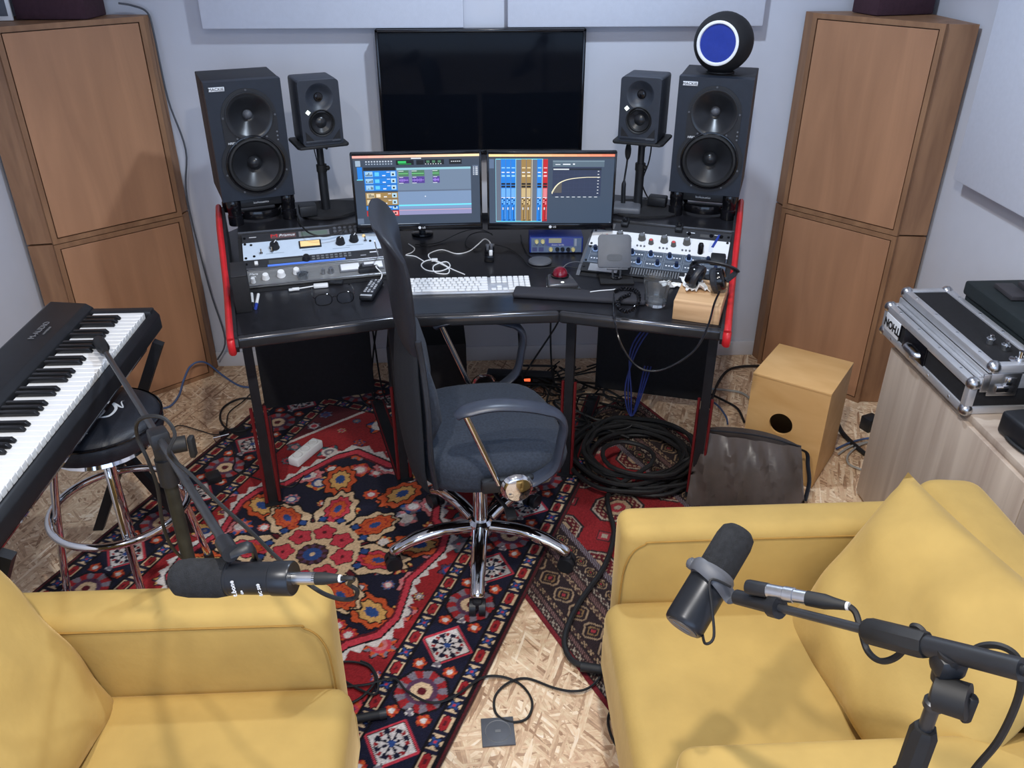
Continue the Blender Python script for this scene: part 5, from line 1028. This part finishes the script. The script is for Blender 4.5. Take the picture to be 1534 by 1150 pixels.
sm_.done('script_lettering', print_white, so, 'white script lettering')
M().lathe([(.13, .545), (.14, .52), (.10, .515), (0, .515)], 24).done('seat_pan', chrome, so)
for k in range(4):
    a = R(45+90*k-20); d = V(math.cos(a), math.sin(a), 0)
    M().tube(spline([d*.10+V(0, 0, .53), d*.135+V(0, 0, .48), d*.165+V(0, 0, .32), d*.205+V(0, 0, .03)], 4), .011, 12).done('leg', chrome, so)
    M().cyl(d*.205+V(0, 0, .035), d*.209+V(0, 0, 0), .0145, n=12).done('rubber_foot', blk_rubber, so)
M().tube([(.192*math.cos(t), .192*math.sin(t), .30) for t in np.linspace(0, 2*math.pi, 48, endpoint=False)], .0115, 12, closed=True).done('foot_ring', chrome, so)
# ---------------------------------------------------------------- yellow armchairs (local: x forward out of the seat, y left)
def sbox(x0, x1, y0, y1, z0, z1, bev, seg=5): return M().box(((x0+x1)/2, (y0+y1)/2, (z0+z1)/2), (x1-x0, y1-y0, z1-z0), bev=bev, seg=seg)
def armchair(loc, rz, label, yl, yr, depth, pil, seat_h=.42, arm_h=.612, back_h=.70, fr=0):
    o = empty('armchair', label, 'armchair', loc, rz, 'yellow velvet armchairs')
    # front edge of the seat at x = 0, back at x = -depth; arms at yl (left outer) and yr (right outer)
    T = .11
    sbox(-depth+.02, -.02, yr+.01, yl-.01, .09, .24, .03).done('base_frame', velvet, o)
    a = sbox(-depth+.06, -.035, yl-T, yl, .10, arm_h, .032).done('arm', velvet, o)
    b = sbox(-depth+.06, -.035, yr, yr+T, .10, arm_h, .032).done('arm', velvet, o)
    for k, yy in ((a, yl-T-.0005), (b, yr+T+.0005)):
        M().tube(spline([(-depth+.15, yy, arm_h-.028), (-.16, yy, arm_h-.028), (-.085, yy, arm_h-.036), (-.052, yy, arm_h-.075), (-.040, yy, arm_h-.15), (-.036, yy, .26)], 5), .0022, 6).done('piping', seam_m, k)
    s = sbox(-depth+.17, .0, yr+T-.006, yl-T+.006, .20, seat_h, .045)
    s.done('seat_cushion', velvet, o)
    bk = M(); m = tr((-depth+.10, (yl+yr)/2, .10), ry=R(-5)); bm_ = M().box((0, 0, (back_h-.10)/2), (.17, yl-yr-.02, back_h-.10), bev=.055, seg=6)
    bm_.done('backrest', velvet, o, mtx=m)
    for x in (-depth+.1, -.08):
        for y in (yr+.06, yl-.06): M().cyl((x, y, .0), (x, y, .10), .014, .02, 12).done('leg', blk, o)
    return o
def pillow(label, W_, H_, T_, mtx, seed):
    m_ = M(); n = 26; rp = random.Random(seed); ph = [rp.uniform(0, 6) for _ in range(6)]
    for s in (-1, 1):
        g = []
        for i in range(n+1):
            row = []
            for j in range(n+1):
                u, v = -1+2*i/n, -1+2*j/n
                edge = max(0, (1-abs(u)**2.6))**.55*max(0, (1-abs(v)**2.6))**.55
                x = W_/2*u*(1-.045*(1-v*v)*abs(u)); y = H_/2*v*(1-.045*(1-u*u)*abs(v))
                wr3 = .010*math.sin(5*u+3*v+ph[0])*math.sin(4*v-2*u+ph[1])+.006*math.sin(11*u*v+ph[2])+.004*math.sin(9*v+6*u+ph[3])
                row.append(m_.b.verts.new((x, y, s*T_/2*edge+wr3*edge)))
            g.append(row)
        for i in range(n):
            for j in range(n): m_.b.faces.new((g[i][j], g[i+1][j], g[i+1][j+1], g[i][j+1]))
    bmesh.ops.remove_doubles(m_.b, verts=m_.b.verts, dist=.0015)
    o = m_.done('cushion', velvet, sm=80); o.matrix_world = mtx; return tag(o, label, 'cushion', 'big yellow cushions')
armchair((.285, 1.2, 0), R(180), 'yellow velvet armchair at the right, facing left, behind the slanted microphone', .38, -.38, .86, None, back_h=.69)
armchair((-.275, .985, 0), 0, 'yellow velvet armchair at the left front, under the foam-topped microphone', .375, -.375, .95, None, back_h=.68)
pillow('big yellow cushion leaning on the back of the right armchair', .58, .46, .17, tr((.850, 1.165, .59), rz=0) @ Euler((0, R(-58), 0)).to_matrix().to_4x4() @ Matrix.Rotation(R(90), 4, 'Z') @ Matrix.Rotation(R(8), 4, 'Z'), 1)
pillow('big yellow cushion leaning on the back of the left armchair', .56, .52, .17, tr((-.90, 1.0, .64), rz=0) @ Euler((0, R(62), 0)).to_matrix().to_4x4() @ Matrix.Rotation(R(90), 4, 'Z') @ Matrix.Rotation(R(-8), 4, 'Z'), 5)
# ---------------------------------------------------------------- microphones on boom stands
bl = mat('boom_steel', (.05, .052, .058), .32, .5, var=.1); paint = mat('worn_black_tube', (.030, .030, .024), .45, .3, var=.3)
ls = empty('microphone_stand', 'black boom stand rising beside the stool, its boom reaching over the left armchair', 'microphone stand', (-.538, 1.221, 0))
I_ = Matrix.Translation((.538, -1.221, 0))
cl = V(-.538, 1.221, 1.056); E0 = V(-.907, 1.819, 1.007); E1 = V(-.371, .978, 1.006)
cl = E1+(E0-E1)*.30; cl = D(240, 655, 1.62)
E0 = D(160, 530, 2.19); E1 = D(343, 824, 1.20); bd = (E1-E0).normalized()
cl = E0+bd*((cl-E0).dot(bd)); off = V(cl.x, cl.y, 0)
ls.location = off; I_ = Matrix.Translation(-off)
def ld(m, n, mt, par=ls, **k): return m.done(n, mt, par, mtx=I_ if par is ls else None, **k)
ld(M().cyl(E0, E1, .0075, n=12), 'boom', bl); tip = E0-bd*.17
ld(M().lathe([(0, 0), (.013, .002), (.0165, .02), (.0165, .10), (.011, .112), (.0085, .15), (0, .15)], 16, Matrix.Translation(tip-bd*0) @ bd.to_track_quat('Z', 'Y').to_matrix().to_4x4()), 'counterweight', blk_rubber)
ld(M().box(cl, (.036, .050, .034), bd.to_track_quat('Y', 'Z').to_matrix(), bev=.006).box(cl-V(0, 0, .035), (.028, .028, .045), bev=.006), 'clutch', blk)
ld(M().cyl(cl+V(.015, .0, -.02), cl+V(.045, .01, -.02), .016, n=12).box(cl+V(.055, .01, -.028), (.012, .02, .045), bev=.004), 'clutch_knob', blk_rubber)
ld(M().cyl((cl.x, cl.y, .72), (cl.x, cl.y, cl.z-.05), .0095, n=14), 'inner_tube', bl); ld(M().cyl((cl.x, cl.y, .08), (cl.x, cl.y, .86), .0135, n=16), 'outer_tube', paint)
ld(M().cyl((cl.x, cl.y, .84), (cl.x, cl.y, .90), .019, n=14).ell((cl.x+.025, cl.y, .87), .012, 10), 'height_clutch', blk)
ld(M().cyl((cl.x, cl.y, .06), (cl.x, cl.y, .13), .022, n=14), 'leg_hub', blk)
for k in range(3):
    a = R(90+120*k); d = V(math.cos(a), math.sin(a), 0)
    ld(M().cyl((cl.x, cl.y, .085), V(cl.x, cl.y, .02)+d*.26, .008, n=10).cyl(V(cl.x, cl.y, .026)+d*.25, V(cl.x, cl.y, .012)+d*.275, .012, n=10), 'leg', paint)
ld(M().cyl(E1-bd*.03, E1+bd*.012, .013, n=12), 'boom_tip', blk)
# foam-topped microphone hanging at the boom end
h0, h1 = D(440, 866, 1.20), D(258, 865, 1.235); ax = (h0-h1).normalized(); Lm = (h0-h1).length
mm = Matrix.Translation(h1) @ ax.to_track_quat('Z', 'Y').to_matrix().to_4x4()
mi = empty('microphone', 'black broadcast microphone with a thick foam windscreen over the left armchair', 'microphone', mtx=mm)
M().lathe([(0, .0), (.018, .003), (.026, .012), (.0285, .03), (.0285, .075), (.0255, .092), (0, .094)], 32).done('windscreen', foam_m, mi)
body = mat('satin_black_body', (.020, .022, .027), .32, .3)
M().lathe([(0, .090), (.0245, .090), (.025, .096), (.0235, .0975), (.0235, .160), (.025, .1615), (.025, Lm-.002), (.0235, Lm), (0, Lm)], 36).done('body', body, mi)
k = M().lathe([(.0092, Lm-.004), (.0092, Lm+.034), (0, Lm+.034)], 20).done('plug_sleeve', steel, mi)
M().lathe([(0, Lm+.030), (.0092, Lm+.030), (.0092, Lm+.046), (.0078, Lm+.055), (.006, Lm+.068), (.0045, Lm+.070), (0, Lm+.070)], 18).done('plug_grip', blk_rubber, k); M().cyl((0, 0, Lm+.068), (0, 0, Lm+.072), .0055, n=12).done('white_ring', white_pl, k)
inv = mm.inverted(); toc = (inv @ V(0, 0, EYE)); ca = math.atan2(toc.y, toc.x)
tl = lambda z, da: Matrix.Rotation(ca+da, 4, 'Z') @ Matrix.Translation((.0252, 0, z)) @ Euler((R(90), 0, R(90))).to_matrix().to_4x4()
sgn = 1 if (mm.to_3x3() @ V(math.cos(ca-.7), math.sin(ca-.7), 0)).z < (mm.to_3x3() @ V(math.cos(ca+.7), math.sin(ca+.7), 0)).z else -1
for z, bdy, sz, da in ((.110, 't.bone', .0105, .62), (.121, 'the', .006, .9), (.150, 'BC 500', .007, .70)): text(bdy, sz, print_white, mi, Matrix.Rotation(ca-sgn*da, 4, 'Z') @ Matrix.Translation((.0255, 0, z)) @ Euler((R(90), 0, R(90))).to_matrix().to_4x4() @ Matrix.Rotation(R(180 if sgn < 0 else 0), 4, 'Z'))
mc = h1+ax*.125
M().tube(spline([inv @ (E1+bd*.008), inv @ (E1+V(.03, -.0, .005)), inv @ (mc+V(.0, .035, .012)), inv @ (mc+V(0, .027, .0))], 5), [(.010, .004)]*16, 8, flat=(0, 0, 1)).done('yoke', blk, mi)
M().cyl(inv @ (mc+V(0, .020, 0)), inv @ (mc+V(0, .036, 0)), .009, n=12).done('yoke_knob', blk, mi)
tail = mm @ V(0, 0, Lm+.070)
cable('microphone lead running from the foam-topped microphone up along its boom stand', [tail, tail+ax*.02, D(523, 875, 1.23), D(535, 884, 1.24), D(530, 896, 1.25), D(505, 896, 1.25), D(470, 880, 1.26), D(415, 835, 1.30), D(380, 800, 1.35), D(330, 755, 1.40), D(290, 715, 1.40), D(262, 690, 1.39), D(253, 675, 1.37), D(262, 650, 1.38), D(248, 628, 1.38), D(225, 623, 1.38), D(206, 632, 1.40), D(206, 655, 1.44), D(222, 690, 1.46), D(236, 730, 1.50), D(243, 780, 1.56), D(255, 815, 1.62), D(272, 835, 1.68)], .0034, blk_rubber)
# right stand
T_ = D(1452, 1008, .95); B0 = D(1532, 1003, .87); B1 = D(1100, 893, 1.22); bd2 = (B1-B0).normalized()
rsd = empty('microphone_stand', 'black boom stand at the right front, its boom crossing the right armchair', 'microphone stand', (T_.x, T_.y, 0)); I2 = Matrix.Translation((-T_.x, -T_.y, 0))
T_ = B0+bd2*((T_-B0).dot(bd2)); mid_ = B0+bd2*((D(1312, 950, 1.04)-B0).dot(bd2))
def rd(m, n, mt, **k): return m.done(n, mt, rsd, mtx=I2, **k)
rd(M().cyl(mid_, B1, .0062, n=12), 'boom', bl); rd(M().cyl(B0-bd2*.0, mid_-bd2*.07, .0125, n=16).cyl(B0-bd2*.35, B0, .0062, n=10), 'boom_sleeve', blk)
rd(M().lathe([(0, 0), (.0155, .0), (.0165, .006), (.0165, .075), (.012, .082), (0, .082)], 8, Matrix.Translation(mid_-bd2*.08) @ bd2.to_track_quat('Z', 'Y').to_matrix().to_4x4()), 'boom_grip', blk_rubber)
pv = V(T_.x, T_.y, T_.z-.045)
rd(M().cyl(T_, pv-V(0, 0, .0), .016, .013, 14).box(T_-V(0, 0, .018), (.034, .03, .03), bev=.008), 'tee_joint', blk)
rd(M().cyl(pv+V(-.012, -.012, -.005), pv+V(.012, -.034, .003), .021, n=22).box(pv+V(.018, -.030, -.012), (.012, .012, .04), bev=.004), 'tilt_knob', blk_rubber)
rd(M().cyl((T_.x, T_.y, .80), (T_.x, T_.y, pv.z), .0085, n=12).lathe([(.0085, 0), (.012, .002), (.012, .010), (.0085, .012)], 14, tr((T_.x, T_.y, pv.z-.045))), 'inner_tube', bl)
rd(M().lathe([(0, 0), (.017, 0), (.019, .006), (.0165, .012), (.0165, .085), (.013, .095), (0, .095)], 8, tr((T_.x, T_.y, pv.z-.175))), 'height_grip', blk_rubber)
rd(M().cyl((T_.x, T_.y, .02), (T_.x, T_.y, pv.z-.16), .0125, n=16), 'outer_tube', blk); rd(M().lathe([(0, .03), (.03, .028), (.10, .016), (.105, 0), (0, 0)], 32, tr((T_.x, T_.y, 0))), 'round_base', blk)
rd(M().cyl(B1-bd2*.075, B1-bd2*.005, .011, n=14).cyl(B1-bd2*.085, B1-bd2*.07, .0155, n=14), 'thread_adapter', blk)
m0, m1 = D(1022, 940, 1.275), D(1090, 826, 1.32); ax = (m1-m0).normalized(); L2_ = (m1-m0).length
mm = Matrix.Translation(m0) @ ax.to_track_quat('Z', 'Y').to_matrix().to_4x4(); mi = empty('microphone', 'dark grey broadcast microphone slanting over the right armchair seat', 'microphone', mtx=mm); inv = mm.inverted()
L0 = .180
M().lathe([(0, .001), (.028, .001), (.0305, .004), (.0315, .010), (.0315, .085), (.0305, .092), (0, .092)], 36).done('body', body, mi)
M().lathe([(.031, .080), (.034, .086), (.034, .098), (.031, .103)], 36).done('swivel_collar', grey_pl, mi)
M().lathe([(0, .095), (.0275, .095), (.0295, .105), (.0295, .160), (.027, .175), (.020, .182), (0, .184)], 36).done('windscreen', foam_m, mi)
M().lathe([(0, -.0005), (.024, -.0005), (.024, .002)], 28).done('rear_plate', mat('dark_plate', (.10, .09, .085), .4), mi); M().prism([(-.014, -.004), (.014, .006), (.014, .011), (-.014, .001)], -.0012, -.0004).prism([(-.010, -.014), (.006, -.010), (.006, -.005), (-.010, -.009)], -.0012, -.0004).done('rear_mark', print_grey, mi)
sd = inv @ (mm @ V(0, 0, .09)+V(.06, 0, 0)); sd = V(sd.x, sd.y, 0).normalized(); tocc = inv @ V(0, 0, EYE); tocc = V(tocc.x, tocc.y, 0).normalized()
M().ell(V(0, 0, .092)-sd*.036, (.010, .010, .010), 12).cyl(V(0, 0, .092)-sd*.030, V(0, 0, .092)-sd*.042, .009, n=14).done('swivel_knob', grey_pl, mi)
yk_ = [V(0, 0, .092)-sd*.036+tocc*.004, V(0, 0, .090)-sd*.026+tocc*.030, V(0, 0, .082)+tocc*.040+sd*.01, V(0, 0, .076)+sd*.040+tocc*.022, inv @ (B1-bd2*.01)]
M().tube(spline(yk_, 5), [(.011, .003)]*21, 8, flat=(0, 0, 1)).done('yoke', grey_pl, mi)
M().tube(spline([V(0, 0, .012)+sd*.028, V(0, 0, -.004)+sd*.040+tocc*.02, V(0, 0, .01)+sd*.045+tocc*.03, V(0, 0, .045)+sd*.02+tocc*.04, V(0, 0, .075)+tocc*.045, V(0, 0, .085)+sd*.03+tocc*.04], 6), .0022, 6).done('body_lead', blk_rubber, mi)
# in-line preamp and plug lying along the boom
p0, p1 = D(1118, 878, 1.185), D(1272, 908, 1.085); ax3 = (p1-p0).normalized(); L3 = (p1-p0).length; mm3 = Matrix.Translation(p0) @ ax3.to_track_quat('Z', 'Y').to_matrix().to_4x4()
pa = empty('inline_connector', 'black and silver in-line connectors lying along the right boom', 'connector', mtx=mm3)
f = L3/.16
for nm, prf, mt in (('rear_sleeve', [(0, 0), (.0095, .001), (.0105, .005), (.0105, .036), (0, .036)], blk), ('steel_barrel', [(0, .034), (.0098, .034), (.0098, .062), (.0108, .063), (.0108, .078), (.0096, .079), (.0096, .100), (0, .100)], steel), ('plug_grip', [(0, .098), (.0102, .098), (.0102, .125), (.008, .138), (.0058, .156), (0, .156)], blk_rubber), ('white_ring', [(0, .155), (.0055, .155), (.0055, .160), (0, .160)], white_pl)):
    M().lathe([(a_, b_*f) for a_, b_ in prf], 20).done(nm, mt, pa)
cable('microphone lead winding around the right boom and down its stand', [p1, D(1282, 918, 1.08), D(1290, 945, 1.07), D(1300, 975, 1.06), D(1320, 990, 1.04), D(1345, 982, 1.02), D(1362, 958, 1.0), D(1368, 938, .985), D(1382, 945, .975), D(1395, 975, .965), D(1415, 988, .95), D(1440, 985, .94), D(1470, 968, .925), D(1500, 968, .91), D(1524, 985, .90), D(1530, 1020, .90), D(1520, 1060, .92), D(1495, 1110, .95), D(1462, 1150, .98), D(1435, 1190, 1.0)], .0042, blk_rubber)
# ---------------------------------------------------------------- sideboard, flight case and the things on them
sbd = empty('sideboard', 'pale grey oak sideboard along the right wall behind the armchair', 'sideboard', (1.365, 1.62, 0))
M().prism([(0, -.77), (.375, -.77), (.375, .77), (0, .77)], .015, .60).done('carcass', oak, sbd, sm=0); M().box((.186, 0, .610), (.380, 1.55, .020), bev=.002).done('top', oak, sbd)
for i in range(2):
    y0 = .77-.77*(i+1); M().box((-.004, y0+.385, .305), (.016, .766, .575), bev=.001).done('door', oak, sbd)
M().box((.19, 0, .008), (.33, 1.5, .014)).done('plinth', blk_matte, sbd)
fc = empty('flight_case', 'black flight case with aluminium edges and ball corners on the sideboard', 'case', (1.335, 2.185, .6205))
wd, dp_, hb1, hl = .53, .20, .070, .050   # along y, along x, base height, lid height
def edgebar(m, p, q, s=.024, t=.003): m.box((V(*p)+V(*q))/2, tuple(max(abs(q[i]-p[i]), s) for i in range(3)), bev=.003)
M().box((dp_/2, 0, .052), (dp_-.01, wd-.01, .100)).done('base_body', blk_matte, fc, sm=0); M().box((dp_/2+.02, 0, .125), (dp_-.05, wd-.014, .046)).done('lid_body', blk_matte, fc, sm=0)
em = M(); y0, y1 = -wd/2, wd/2
for z in (.013, .092):
    edgebar(em, (.012, y0, z), (.012, y1, z)); edgebar(em, (dp_-.012, y0, z), (dp_-.012, y1, z)); edgebar(em, (.012, y0+.012, z), (dp_, y0+.012, z)); edgebar(em, (.012, y1-.012, z), (dp_, y1-.012, z))
for x in (.012, dp_-.012):
    for y in (y0+.012, y1-.012): edgebar(em, (x, y, .01), (x, y, .10))
em.done('aluminium_edging', alu, fc)
em = M()
for z in (.112, .141):
    edgebar(em, (.052, y0, z), (.052, y1, z)); edgebar(em, (dp_-.012, y0, z), (dp_-.012, y1, z)); edgebar(em, (.052, y0+.012, z), (dp_, y0+.012, z)); edgebar(em, (.052, y1-.012, z), (dp_, y1-.012, z))
edgebar(em, (.033, y0+.02, .104), (.033, y1-.02, .104), .012); em.done('lid_edging', alu, fc)
sc_ = M()
for y in np.linspace(y0+.08, y1-.08, 4):
    sc_.cyl((-.001, y, .013), (.002, y, .013), .004, n=8).cyl((.012, y, .1035), (.012, y, .1055), .004, n=8).cyl((.052, y, .1525), (.052, y, .1545), .004, n=8).cyl((dp_-.012, y, .1525), (dp_-.012, y, .1545), .004, n=8)
sc_.done('rivets', steel, fc, stuff=True)
for x, zs in ((.012, (.012, .094)), (.055, (.143,)), (dp_-.014, (.012, .143))):
    for y in (y0+.010, y1-.010):
        for z in zs: M().ell((x, y, z), .019, 16).done('ball_corner', steel, fc)
FX = Matrix(((0, 0, -1, 0), (-1, 0, 0, 0), (0, 1, 0, 0), (0, 0, 0, 1)))     # x-> -y, y-> z, faces -x
M().box((.003, .195, .053), (.004, .105, .066), bev=.001).done('logo_plate', blk_gloss, fc); M().box((.0005, .195, .053), (.003, .096, .056), bev=.001).done('logo_field', print_white, fc)
text('THON', .036, print_black, fc, Matrix.Translation((-.0015, .195, .053)) @ FX @ Matrix.Rotation(R(180), 4, 'Z'), sx=.98, bold=.0012)
hd = M().box((.002, .045, .053), (.006, .140, .062), bev=.002).done('handle_dish', blk_gloss, fc); M().tube(spline([(.002, .085, .045), (-.012, .075, .042), (-.014, .045, .042), (-.012, .015, .042), (.002, .005, .045)], 5), [(.006, .009)]*21, 10).done('handle_grip', steel, hd)
lt_ = M().box((.09, y0-.001, .095), (.085, .006, .07), bev=.003).done('latch_plate', steel, fc); M().box((.09, y0-.008, .085), (.05, .012, .022), bev=.004).box((.105, y0-.006, .105), (.03, .010, .03), bev=.004).done('latch_handle', chrome, lt_)
M().box((.045, y0-.001, .10), (.035, .005, .055), bev=.002).done('hinge_plate', steel, fc)
for i, (px, py, lb) in enumerate(((.115, -.125, 'chrome threaded adapter standing on the flight case, farthest of the three'), (.135, -.165, 'chrome threaded adapter standing on the flight case, middle of the three'), (.135, -.235, 'chrome adapter with a wide washer on the flight case, nearest of the three'))):
    o = empty('thread_adapter', lb, 'adapter', (1.335+px, 2.185+py, .6205+.149)); M().lathe([(0, .026), (.006, .026), (.006, .016), (.012, .015), (.013, .0), (0, 0)] if i < 2 else [(0, .03), (.008, .03), (.009, .012), (.012, .011), (.012, .004), (.026, .003), (.026, 0), (0, 0)], 18).done('body', chrome, o); M().cyl((0, 0, .016), (0, 0, .019), .0085, n=6).done('nut', steel, o)
pouch = mat('dark_green_case', (.012, .018, .020), .75, var=.1)
tag(M().box((1.645, 2.16, .72), (.19, .46, .195), bev=.01).box((1.645, 2.16, .80), (.205, .47, .045), bev=.008).done('equipment_case', pouch) , 'dark green-black padded case behind the flight case', 'case')
for i, (x, y, z, a, lb) in enumerate(((1.62, 2.275, .832, .3, 'flat dark box lying on the padded case, nearest the flight case'), (1.675, 2.25, .846, .25, 'flat dark box lying on the padded case, against the wall on top'), (1.69, 2.13, .832, .1, 'flat dark box lying on the padded case, partly behind the black hood'))):
    tag(M().box((x, y, z), (.055, .105, .013), rot2(a-.35), bev=.001).done('flat_box', mat('flat_dark', (.045, .042, .048), .6) if i == 0 else bpy.data.materials['flat_dark']), lb, 'box')
hd_ = empty('black_hood', 'tall black rounded cover standing at the right edge beside the padded case', 'cover', (1.62, 1.80, .6205), .2)
loft(M(), [[(.12*f_*math.copysign(abs(math.cos(t))**.5, math.cos(t)), .13*f_*math.copysign(abs(math.sin(t))**.5, math.sin(t)), z) for t in np.linspace(0, 2*math.pi, 28, endpoint=False)] for f_, z in ((1, .0), (1.0, .15), (.96, .25), (.88, .285), (.6, .30))]).done('hood', blk_matte, hd_, sm=50); M().box((0, -.12, .10), (.16, .02, .14), bev=.006).done('front_pocket', blk_matte, hd_)
cable('black cable arching out of the right edge over the padded case', [V(1.55, 2.0, .74), V(1.57, 1.98, .84), V(1.60, 1.93, .93), V(1.63, 1.86, .98), V(1.66, 1.74, .98), V(1.68, 1.6, .90)], .005, blk_rubber)
cable('light grey cable lying across the flight case at the right edge', [V(1.52, 1.95, .775), V(1.545, 1.945, .772), V(1.57, 1.93, .785), V(1.60, 1.90, .785), V(1.64, 1.82, .78), V(1.67, 1.7, .75)], .005, alu)
dv = empty('camera_charger', 'black electronic gadget with a round barrel and small coloured lights beside the flight case', 'gadget', (1.44, 1.78, .6205), .1)
M().box((.03, 0, .035), (.17, .12, .068), bev=.012, seg=3).done('body', blk, dv); M().cyl((-.02, -.055, .034), (.14, -.065, .04), .032, n=24).done('barrel', blk_gloss, dv); M().lathe([(.032, 0), (.028, -.001), (.024, -.012), (0, -.014)], 24, Matrix.Translation((-.021, -.055, .034)) @ V(-1, .06, -.03).to_track_quat('Z', 'Y').to_matrix().to_4x4()).done('lens_hood', blk_matte, dv)
M().ell((.03, .005, .069), (.012, .010, .003), 12).done('amber_light', mat('amber_dot', (.5, .4, .1), .3, emit=(.9, .7, .2), es=.4), dv); M().box((.07, .01, .07), (.012, .012, .006), bev=.002).done('red_button', redcap, dv); M().box((.105, .01, .069), (.04, .05, .004), Euler((0, 0, .2)).to_matrix()).done('label', print_white, dv)
cable('black cable curling at the front of the gadget on the sideboard', [V(1.41, 1.83, .63), V(1.385, 1.79, .63), V(1.39, 1.72, .63), V(1.42, 1.68, .63), V(1.48, 1.66, .63)], .005, blk_rubber)
for lb, x, y in (('small round ceiling lamp above the armchairs, to the right', .18, .76), ('small round ceiling lamp above the armchairs, to the left', -.54, .20), ('small round ceiling lamp above the desk', .36, 2.35)):
    o = empty('ceiling_lamp', lb, 'lamp', (x, y, ZC), 0, 'round ceiling lamps'); M().lathe([(0, 0), (.06, 0), (.06, -.012), (.05, -.016), (.045, -.016), (.045, -.004), (0, -.004)], 24).done('housing', white_pl, o)
